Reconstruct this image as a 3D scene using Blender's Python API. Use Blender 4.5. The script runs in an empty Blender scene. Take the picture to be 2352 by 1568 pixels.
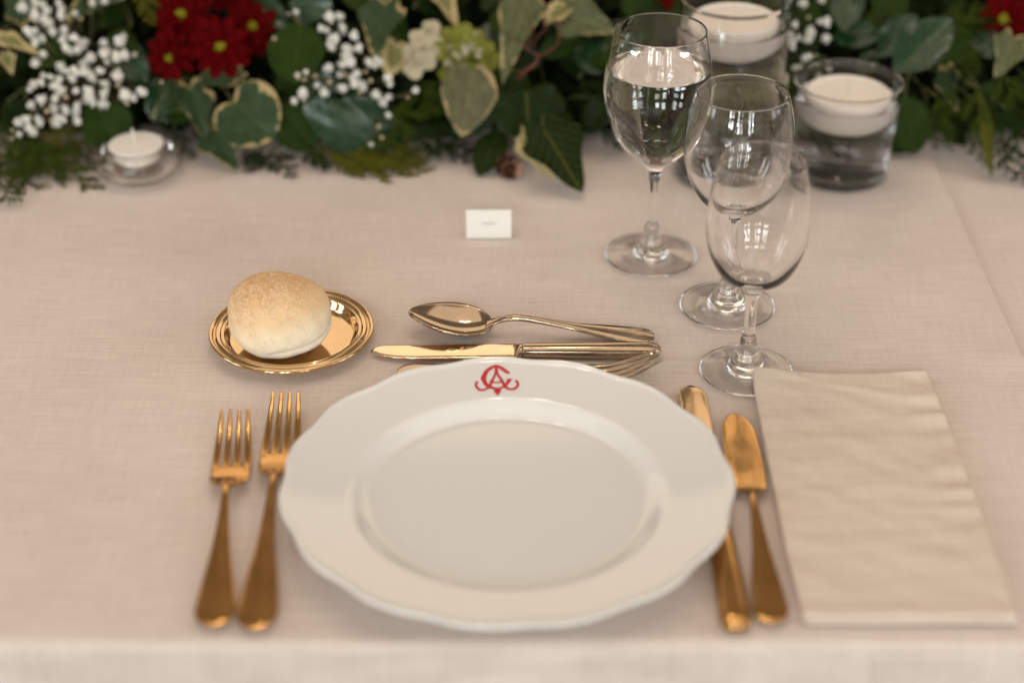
import bpy, math, random
from mathutils import Vector, Matrix, noise
R = math.radians
S = bpy.context.scene
COL = S.collection

# ------------------------------------------------------------------ camera
cam_d = bpy.data.cameras.new('camera'); cam = bpy.data.objects.new('camera', cam_d); COL.objects.link(cam)
cam.location = (0, 0, .656); cam.rotation_euler = (R(90 - 31.7), 0, 0)
cam_d.sensor_width = 36; cam_d.lens = 4100 / 2352 * 36; cam_d.clip_start = .02; cam_d.clip_end = 100
cam_d.dof.use_dof = True; cam_d.dof.focus_distance = 1.235; cam_d.dof.aperture_fstop = 2.2; cam_d.dof.aperture_blades = 9
S.camera = cam
# ------------------------------------------------------------------ world: dim warm room light
W = bpy.data.worlds.new('World'); S.world = W; W.use_nodes = True
bg = W.node_tree.nodes['Background']; bg.inputs[0].default_value = (1.0, .76, .55, 1); bg.inputs[1].default_value = .18
# ------------------------------------------------------------------ lamps
def area(name, loc, target, sx, sy, power, col):
    d = bpy.data.lights.new(name, 'AREA'); d.shape = 'RECTANGLE'; d.size = sx; d.size_y = sy; d.energy = power; d.color = col
    o = bpy.data.objects.new(name, d); COL.objects.link(o); o.location = loc
    o.rotation_euler = (Vector(target) - Vector(loc)).to_track_quat('-Z', 'Y').to_euler(); return o
wr_ = random.Random(8)
for wx in (-1.75, -.4, 1.2):                                      # casement windows behind the photographer, six panes each, trees outside
    for px in (-.25, .23):
        for pz in (.42, 1.02, 1.66):
            g_ = wr_.uniform(0, 1)
            area('window_and_rim_light', (wx + px + wr_.uniform(-.03, .03), -2.4, pz + wr_.uniform(-.05, .05)), (wx * .4 + px, 1.2, pz * .3), .27 * wr_.uniform(.55, 1.25), .40 * wr_.uniform(.6, 1.2), 4.6 * wr_.choice((.35, .8, 1.1, 1.7)), (.88 + .08 * g_, .97, 1.0 - .10 * g_))
for sx_ in (-1, 1):                                                # side panels added for rim highlights on the glass, not known windows
    for sy_ in (.2, 1.0):
        area('window_and_rim_light', (sx_ * 3.1, sy_, 1.15), (0, 1.1, .1), .5, 1.5, 7.5, (.92, .97, 1.0))
area('ceiling_light', (.1, 1.35, 2.7), (.1, 1.35, 0), 3.2, 2.4, 17, (1.0, .81, .63))
area('wall_light', (-.3, 4.6, 1.75), (0, 1.1, .1), 5.2, 1.4, 19, (1.0, .80, .58))
def bulb(name, loc, power, rad):
    d = bpy.data.lights.new(name, 'POINT'); d.energy = power; d.shadow_soft_size = rad; d.color = (1, .86, .66)
    o = bpy.data.objects.new(name, d); COL.objects.link(o); o.location = loc; return o
for lx, ly, lz in ((1.9, .1, 1.5), (2.15, .15, 1.5), (-1.9, -.4, 1.7), (-.3, -1.6, 2.3), (.5, -1.7, 2.25), (-.35, 2.2, 2.5), (-.15, 2.35, 2.5), (.05, 2.2, 2.5)): bulb('glint_bulb', (lx, ly, lz), 4.0, .045)  # right-hand pair are room lamps, the other bulbs are added for glints
# ------------------------------------------------------------------ exposure and render
S.view_settings.view_transform = 'Standard'; S.view_settings.look = 'None'; S.view_settings.exposure = .47; S.view_settings.gamma = 1
S.view_settings.use_curve_mapping = False
S.render.engine = 'CYCLES'
c = S.cycles; c.use_denoising = True; c.max_bounces = 24; c.transmission_bounces = 24; c.transparent_max_bounces = 24; c.glossy_bounces = 8; c.diffuse_bounces = 5
c.caustics_refractive = True; c.caustics_reflective = True; c.blur_glossy = .6; c.sample_clamp_indirect = 15

# ------------------------------------------------------------------ materials
def mat(name):
    m = bpy.data.materials.new(name); m.use_nodes = True; nt = m.node_tree; return m, nt, nt.nodes, nt.links, nt.nodes['Principled BSDF']
def rgb(c): return (c[0], c[1], c[2], 1)
def noise_node(nt, scale, detail=3, rough=.5, mapping=None, coord='Object'):
    N, L = nt.nodes, nt.links
    tc = N.new('ShaderNodeTexCoord'); n = N.new('ShaderNodeTexNoise'); n.inputs['Scale'].default_value = scale; n.inputs['Detail'].default_value = detail; n.inputs['Roughness'].default_value = rough
    if mapping:
        mp = N.new('ShaderNodeMapping'); mp.inputs['Scale'].default_value = mapping; L.new(tc.outputs[coord], mp.inputs['Vector']); L.new(mp.outputs[0], n.inputs['Vector'])
    else: L.new(tc.outputs[coord], n.inputs['Vector'])
    return n
def ramp(nt, src, stops):
    r = nt.nodes.new('ShaderNodeValToRGB'); nt.links.new(src, r.inputs[0]); e = r.color_ramp.elements
    while len(e) < len(stops): e.new(.5)
    for el, (p, cc) in zip(e, stops): el.position = p; el.color = rgb(cc)
    return r
def mixc(nt, a, b, fac, mode='MIX'):
    m = nt.nodes.new('ShaderNodeMix'); m.data_type = 'RGBA'; m.blend_type = mode
    for sock, v in ((m.inputs[0], fac), (m.inputs[6], a), (m.inputs[7], b)):
        if hasattr(v, 'is_output'): nt.links.new(v, sock)
        elif isinstance(v, (int, float)): sock.default_value = v
        else: sock.default_value = rgb(v)
    return m.outputs[2]
def mathn(nt, op, a, b=None, clamp=False):
    m = nt.nodes.new('ShaderNodeMath'); m.operation = op; m.use_clamp = clamp
    for i, v in enumerate((a, b)):
        if v is None: continue
        if hasattr(v, 'is_output'): nt.links.new(v, m.inputs[i])
        else: m.inputs[i].default_value = v
    return m.outputs[0]
def bump(nt, P, h, strength, dist):
    b = nt.nodes.new('ShaderNodeBump'); b.inputs['Strength'].default_value = strength; b.inputs['Distance'].default_value = dist
    nt.links.new(h, b.inputs['Height']); nt.links.new(b.outputs[0], P.inputs['Normal']); return b

def linen(name, c1, c2, weave=.0011, wr=0.):
    m, nt, N, L, P = mat(name)
    slub = noise_node(nt, 1, 5, .65, (22, 480, 22)); slub2 = noise_node(nt, 1, 4, .65, (420, 30, 20)); big = noise_node(nt, 6, 3, .5)
    f = mathn(nt, 'ADD', mathn(nt, 'MULTIPLY', slub.outputs[0], .5), mathn(nt, 'MULTIPLY', slub2.outputs[0], .22))
    f = mathn(nt, 'ADD', f, mathn(nt, 'MULTIPLY', big.outputs[0], .28))
    col = ramp(nt, f, [(.36, c2), (.64, c1)])
    tc = N.new('ShaderNodeTexCoord'); ws = []
    for d in ('X', 'Y'):
        w = N.new('ShaderNodeTexWave'); w.bands_direction = d; w.inputs['Scale'].default_value = 2 * math.pi / weave / 20; w.inputs['Distortion'].default_value = .25
        L.new(tc.outputs['Object'], w.inputs['Vector']); ws.append(w.outputs[1])
    wv = mathn(nt, 'MULTIPLY', ws[0], ws[1])
    cc = mixc(nt, col.outputs[0], (.90, .89, .88), mathn(nt, 'SUBTRACT', 1.0, wv), 'MULTIPLY')
    L.new(cc, P.inputs['Base Color']); P.inputs['Roughness'].default_value = .88
    P.inputs['Sheen Weight'].default_value = .12; P.inputs['Specular IOR Level'].default_value = .2
    h = mathn(nt, 'ADD', mathn(nt, 'MULTIPLY', wv, .12), slub.outputs[0]); h = mathn(nt, 'ADD', h, mathn(nt, 'MULTIPLY', slub2.outputs[0], .5))
    if wr:
        w1 = noise_node(nt, 1, 3, .55, (26, 55, 20)); w2 = noise_node(nt, 1, 2, .5, (18, 160, 20))
        h = mathn(nt, 'ADD', h, mathn(nt, 'MULTIPLY', mathn(nt, 'ADD', w1.outputs[0], mathn(nt, 'MULTIPLY', w2.outputs[0], .5)), wr))
    bump(nt, P, h, .6, .0006)
    return m
CLOTH = linen('linen_cloth', (.825, .72, .665), (.63, .54, .49))
NAPKIN = linen('linen_napkin', (.775, .66, .57), (.65, .545, .455), .0012, 2.6)

def plain(name, col, rough, spec=.5, metal=0., coat=0.):
    m, nt, N, L, P = mat(name); P.inputs['Base Color'].default_value = rgb(col); P.inputs['Roughness'].default_value = rough
    P.inputs['Specular IOR Level'].default_value = spec; P.inputs['Metallic'].default_value = metal; P.inputs['Coat Weight'].default_value = coat; return m
def metal(name, c1, c2, rough):
    m, nt, N, L, P = mat(name); n = noise_node(nt, 60, 4, .6); n2 = noise_node(nt, 1, 3, .6, (500, 60, 60))
    L.new(ramp(nt, n.outputs[0], [(.35, c2), (.65, c1)]).outputs[0], P.inputs['Base Color']); P.inputs['Metallic'].default_value = 1
    r = mathn(nt, 'ADD', mathn(nt, 'MULTIPLY', n.outputs[0], .10), rough - .05); L.new(r, P.inputs['Roughness'])
    bump(nt, P, n2.outputs[0], .04, .0003); return m
GOLD = metal('gilt_metal', (.70, .50, .29), (.63, .44, .25), .10)
GOLD_SOFT = metal('gilt_metal_soft', (.64, .37, .14), (.54, .30, .10), .14)
STEEL = metal('gilt_steel', (.50, .40, .30), (.43, .34, .25), .12)
BLADE = metal('gilt_blade', (.92, .72, .50), (.87, .67, .45), .09)
def porcelain():
    m, nt, N, L, P = mat('porcelain'); P.inputs['Base Color'].default_value = (.735, .72, .70, 1); P.inputs['Roughness'].default_value = .07
    P.inputs['Coat Weight'].default_value = .3; P.inputs['Coat Roughness'].default_value = .06
    n = noise_node(nt, 40, 2); bump(nt, P, n.outputs[0], .03, .0006); return m
PORC = porcelain()
RED = plain('red_transfer', (.50, .012, .03), .22)
CARD = plain('card_paper', (.80, .78, .73), .8, .2)
INK = plain('grey_ink', (.52, .50, .49), .8, .2)
ENGRAVE = plain('engraving', (.42, .26, .12), .5, .5, 1)
def glassm(name, ior, col=(1, 1, 1)):
    m = bpy.data.materials.new(name); m.use_nodes = True; nt = m.node_tree; nt.nodes.remove(nt.nodes['Principled BSDF'])
    g = nt.nodes.new('ShaderNodeBsdfGlass'); g.inputs['IOR'].default_value = ior; g.inputs['Roughness'].default_value = 0; g.inputs['Color'].default_value = rgb(col)
    nt.links.new(g.outputs[0], nt.nodes['Material Output'].inputs[0]); return m
GLASS = glassm('clear_glass', 1.5, (1, 1, 1)); GLASS_T = glassm('holder_glass', 1.5, (.995, .99, .98))
WATER = glassm('water_surface', 1.333); WATER_SIDE = glassm('water_against_glass', 1.333 / 1.5)
def wax(name, col):
    m, nt, N, L, P = mat(name); P.inputs['Base Color'].default_value = rgb(col); P.inputs['Roughness'].default_value = .42
    P.inputs['Subsurface Weight'].default_value = .35; P.inputs['Subsurface Radius'].default_value = (1, .7, .5); P.inputs['Subsurface Scale'].default_value = .006
    n = noise_node(nt, 50, 3); bump(nt, P, n.outputs[0], .15, .001); return m
WAX = wax('white_wax', (.86, .80, .74)); WICK = plain('cotton_wick', (.78, .72, .66), .9, .1)
TIN = plain('candle_cup', (.75, .74, .72), .3, .5, 1)
def breadm():
    m, nt, N, L, P = mat('bread_crust')
    tc = N.new('ShaderNodeTexCoord'); sp = N.new('ShaderNodeSeparateXYZ'); L.new(tc.outputs['Object'], sp.inputs[0])
    n1 = noise_node(nt, 22, 4, .6); n2 = noise_node(nt, 520, 4, .7); n3 = noise_node(nt, 70, 5, .7)
    h = mathn(nt, 'ADD', mathn(nt, 'MULTIPLY', sp.outputs[2], 20), mathn(nt, 'MULTIPLY', sp.outputs[0], -3.2))
    h = mathn(nt, 'ADD', h, mathn(nt, 'MULTIPLY', sp.outputs[1], 2.0))
    h = mathn(nt, 'ADD', h, mathn(nt, 'MULTIPLY', mathn(nt, 'SUBTRACT', n1.outputs[0], .5), .42))
    base = ramp(nt, h, [(.10, (.90, .83, .71)), (.40, (.90, .77, .56)), (.64, (.81, .55, .29)), (.97, (.66, .37, .15))])
    flourm = mathn(nt, 'MULTIPLY', ramp(nt, h, [(.48, (0, 0, 0)), (.72, (1, 1, 1))]).outputs[0], ramp(nt, n2.outputs[0], [(.40, (0, 0, 0)), (.60, (1, 1, 1))]).outputs[0])
    flourm = mathn(nt, 'MULTIPLY', flourm, ramp(nt, n3.outputs[0], [(.25, (.25, .25, .25)), (.60, (.65, .65, .65))]).outputs[0])
    colr = mixc(nt, base.outputs[0], (.88, .74, .57), flourm)
    crack = ramp(nt, n3.outputs[0], [(.484, (0, 0, 0)), (.50, (1, 1, 1)), (.516, (0, 0, 0))])
    colr = mixc(nt, colr, (.52, .27, .10), mathn(nt, 'MULTIPLY', crack.outputs[0], mathn(nt, 'MULTIPLY', h, .45, True)))
    L.new(colr, P.inputs['Base Color']); P.inputs['Roughness'].default_value = .72; P.inputs['Specular IOR Level'].default_value = .25
    P.inputs['Subsurface Weight'].default_value = .12; P.inputs['Subsurface Radius'].default_value = (1, .6, .3); P.inputs['Subsurface Scale'].default_value = .004
    hh = mathn(nt, 'ADD', mathn(nt, 'MULTIPLY', n2.outputs[0], .5), n3.outputs[0]); hh = mathn(nt, 'SUBTRACT', hh, mathn(nt, 'MULTIPLY', crack.outputs[0], .25)); bump(nt, P, hh, .55, .0012); return m
BREAD = breadm()

def leafm(name, c_in, c_edge, margin, rough, vein=(.10, .13, .03), vein_amt=.35, spec=.12, back=None):
    """leaf: uv.x = -1..1 across (0.5 = midrib), uv.y along, attribute 'edge' 0 centre .. 1 margin"""
    m, nt, N, L, P = mat(name)
    at = N.new('ShaderNodeAttribute'); at.attribute_name = 'edge'; uv = N.new('ShaderNodeTexCoord'); sp = N.new('ShaderNodeSeparateXYZ'); L.new(uv.outputs['UV'], sp.inputs[0])
    n = noise_node(nt, 90, 4, .6); n2 = noise_node(nt, 260, 4, .6); n3 = noise_node(nt, 65, 4, .7)
    cin = mixc(nt, c_in, [x * .55 for x in c_in], ramp(nt, n.outputs[0], [(.35, (0, 0, 0)), (.7, (1, 1, 1))]).outputs[0])
    ax = mathn(nt, 'ABSOLUTE', mathn(nt, 'SUBTRACT', sp.outputs[0], .5))
    mid = ramp(nt, ax, [(0, (1, 1, 1)), (.022, (0, 0, 0))]).outputs[0]
    sv = mathn(nt, 'SUBTRACT', mathn(nt, 'MULTIPLY', sp.outputs[1], 6.5), mathn(nt, 'MULTIPLY', ax, 6.0)); sv = mathn(nt, 'ABSOLUTE', mathn(nt, 'SUBTRACT', mathn(nt, 'FRACT', sv), .5))
    side = ramp(nt, sv, [(0, (.6, .6, .6)), (.07, (0, 0, 0))]).outputs[0]
    v = mathn(nt, 'MAXIMUM', mid, side)
    cc = mixc(nt, cin, vein, mathn(nt, 'MULTIPLY', v, vein_amt))
    e = mathn(nt, 'ADD', at.outputs['Fac'], mathn(nt, 'MULTIPLY', mathn(nt, 'SUBTRACT', n3.outputs[0], .5), 1.1))
    e = mathn(nt, 'ADD', e, mathn(nt, 'MULTIPLY', mathn(nt, 'SUBTRACT', noise_node(nt, 24, 2).outputs[0], .5), 1.3))
    ef = ramp(nt, e, [(margin, (0, 0, 0)), (min(margin + .07, 1), (1, 1, 1))]).outputs[0]
    if margin < 1: cc = mixc(nt, cc, c_edge, ef)
    L.new(cc, P.inputs['Base Color']); P.inputs['Roughness'].default_value = rough; P.inputs['Specular IOR Level'].default_value = spec
    bump(nt, P, mathn(nt, 'ADD', mathn(nt, 'MULTIPLY', v, -.6), n2.outputs[0]), .35, .0008); return m
LM = {
 'varie': leafm('variegated_leaf', (.034, .062, .026), (.36, .28, .13), .90, .38),
 'cream': leafm('cream_leaf', (0.225, 0.2175, 0.09), (.44, .35, .17), .45, .5),
 'pale': leafm('pale_leaf', (0.1224, 0.1188, 0.0612), (.34, .26, .13), .93, .5, (.30, .30, .16), .25),
 'pale2': leafm('pale_green_leaf', (0.105, 0.119, 0.056), (.34, .28, .14), .90, .45, (.30, .30, .16), .5),
 'dark': leafm('dark_leaf', (.011, .024, .002), (0, 0, 0), 1.5, .5),
 'vein': leafm('dark_ivy_leaf', (.007, .020, .002), (.16, .15, .04), 1.5, .45, (.16, .15, .02), .55),
 'matt': leafm('laurel_leaf', (.019, .042, .003), (0, 0, 0), 1.5, .55, (.08, .09, .02), .4),
 'gloss': leafm('glossy_laurel_leaf', (.009, .044, .014), (0, 0, 0), 1.5, .22, (.06, .09, .02), .3, .55),
 'olive': leafm('olive_leaf', (.075, .080, .006), (0, 0, 0), 1.5, .5)}
def green(name, c1, c2, rough=.7):
    m, nt, N, L, P = mat(name); P.inputs['Specular IOR Level'].default_value = .08; n = noise_node(nt, 120, 3); L.new(ramp(nt, n.outputs[0], [(.3, c2), (.7, c1)]).outputs[0], P.inputs['Base Color']); P.inputs['Roughness'].default_value = rough; return m
FILL = green('filler_leaf', (.010, .021, .0025), (.004, .009, .001)); SHADE_CORE = plain('garland_shade_core', (.004, .0045, .003), .95, .05)  # filler darkened and core near black: deep shade of the gaps as colour
CON = [green('conifer_dark', (.013, .028, .004), (.007, .015, .002)), green('conifer_mid', (.050, .070, .006), (.022, .036, .004)), green('conifer_yellow', (.12, .11, .008), (.055, .062, .008))]
STEM = plain('green_stem', (.07, .075, .02), .6); REDSTEM = plain('red_stem', (.12, .03, .02), .5); TAN = plain('dry_stem', (.15, .11, .05), .8)
GYP = plain('white_petal', (.76, .75, .70), .8, .2); BUD = plain('cream_bud', (.48, .40, .27), .7, .3)
def petalm():
    m, nt, N, L, P = mat('red_petal'); n = noise_node(nt, 1, 3, .5, (200, 30, 30)); L.new(ramp(nt, n.outputs[0], [(.3, (.05, .0003, .001)), (.7, (.11, .0005, .0012))]).outputs[0], P.inputs['Base Color'])
    P.inputs['Roughness'].default_value = .7; P.inputs['Specular IOR Level'].default_value = .04; return m
PETAL = petalm(); DISK = green('flower_disk', (.22, .21, .012), (.13, .14, .012), .8)
HYD_W = green('white_floret', (.52, .46, .34), (.40, .35, .22)); HYD_G = green('green_floret', (.24, .24, .05), (.12, .13, .015))
CONE = green('cone_scale', (.10, .045, .025), (.05, .02, .012)); CONE_T = plain('cone_scale_tip', (.42, .22, .15), .7)

# ------------------------------------------------------------------ helpers
def link(name, verts, faces, mats, parent=None, smooth=True, loc=None, midx=None, uv=None, edge=None):
    me = bpy.data.meshes.new(name); me.from_pydata([tuple(v) for v in verts], [], faces)
    for m in (mats if isinstance(mats, (list, tuple)) else [mats]): me.materials.append(m)
    if smooth: me.polygons.foreach_set('use_smooth', [True] * len(me.polygons))
    if midx: me.polygons.foreach_set('material_index', midx)
    if uv:
        l = me.uv_layers.new(name='leaf')
        for lp in me.loops: l.data[lp.index].uv = uv[lp.vertex_index]
    if edge:
        a = me.attributes.new('edge', 'FLOAT', 'POINT'); a.data.foreach_set('value', edge)
    me.update(); o = bpy.data.objects.new(name, me); COL.objects.link(o)
    if parent: o.parent = parent
    if loc: o.location = loc
    return o
def inst(name, me, parent, M):
    o = bpy.data.objects.new(name, me); COL.objects.link(o); o.parent = parent; o.matrix_local = M; return o
def thing(name, label, cat, loc=(0, 0, 0), rz=0, group=None):
    o = bpy.data.objects.new(name, None); COL.objects.link(o); o.location = loc; o.rotation_euler = (0, 0, rz); o.empty_display_size = .01
    return tag(o, label, cat, group)
def tag(o, label, cat, group=None, kind=None):
    o['label'] = label; o['category'] = cat
    if group: o['group'] = group
    if kind: o['kind'] = kind
    return o
def crom(pts, n):
    out = []
    for i in range(len(pts) - 1):
        p0, p1, p2, p3 = pts[max(i - 1, 0)], pts[i], pts[i + 1], pts[min(i + 2, len(pts) - 1)]
        for j in range(n):
            t = j / n
            out.append(tuple(.5 * (2 * b + (-a + c_) * t + (2 * a - 5 * b + 4 * c_ - d) * t * t + (-a + 3 * b - 3 * c_ + d) * t ** 3) for a, b, c_, d in zip(p0, p1, p2, p3)))
    out.append(tuple(pts[-1])); return out
def lathe(prof, n=72, fn=None):
    """profile from bottom to top on the outside then back: outward normals when it runs counter-clockwise in r,z"""
    V, F, rows = [], [], []
    for r, z in prof:
        if r < 1e-6: rows.append([len(V)]); V.append((0, 0, z))
        else:
            rows.append(list(range(len(V), len(V) + n)))
            for i in range(n):
                a = 2 * math.pi * i / n; rr, zz = fn(r, z, a) if fn else (r, z); V.append((rr * math.cos(a), rr * math.sin(a), zz))
    for a, b in zip(rows, rows[1:]):
        for i in range(n):
            j = (i + 1) % n
            if len(a) == 1 and len(b) == 1: continue
            if len(a) == 1: F.append((a[0], b[j], b[i]))
            elif len(b) == 1: F.append((a[i], a[j], b[0]))
            else: F.append((a[i], a[j], b[j], b[i]))
    return V, F
def loft(rows, m=20, pw=2.0, caps=True):
    """rows: (y, half width, z, half thickness[, x]) along +Y"""
    V, F = [], []
    for row in rows:
        y, hw, z, ht = row[:4]; x0 = row[4] if len(row) > 4 else 0
        for i in range(m):
            a = 2 * math.pi * i / m; ca, sa = math.cos(a), math.sin(a)
            V.append((x0 + hw * math.copysign(abs(ca) ** (2 / pw), ca), y, z + ht * math.copysign(abs(sa) ** (2 / pw), sa)))
    for k in range(len(rows) - 1):
        for i in range(m):
            j = (i + 1) % m; F.append((k * m + i, (k + 1) * m + i, (k + 1) * m + j, k * m + j))
    if caps:
        F.append(tuple(range(m))); F.append(tuple(reversed(range((len(rows) - 1) * m, len(rows) * m))))
    return V, F
def tube(path, rad, m=6):
    """path of Vectors, radius scalar or list"""
    V, F = [], []; n = len(path)
    for k, p in enumerate(path):
        t = (path[min(k + 1, n - 1)] - path[max(k - 1, 0)]).normalized(); a = t.orthogonal().normalized(); b = t.cross(a); r = rad[k] if isinstance(rad, list) else rad
        for i in range(m):
            an = 2 * math.pi * i / m; V.append(p + a * (r * math.cos(an)) + b * (r * math.sin(an)))
    for k in range(n - 1):
        for i in range(m):
            j = (i + 1) % m; F.append((k * m + i, k * m + j, (k + 1) * m + j, (k + 1) * m + i))
    F.append(tuple(reversed(range(m)))); F.append(tuple(range((n - 1) * m, n * m)))
    return V, F
def join(parts):
    V, F = [], []
    for v, f in parts:
        o = len(V); V += list(v); F += [tuple(i + o for i in q) for q in f]
    return V, F
def ss(a, b, x):
    t = min(max((x - a) / (b - a), 0), 1); return t * t * (3 - 2 * t)
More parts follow.
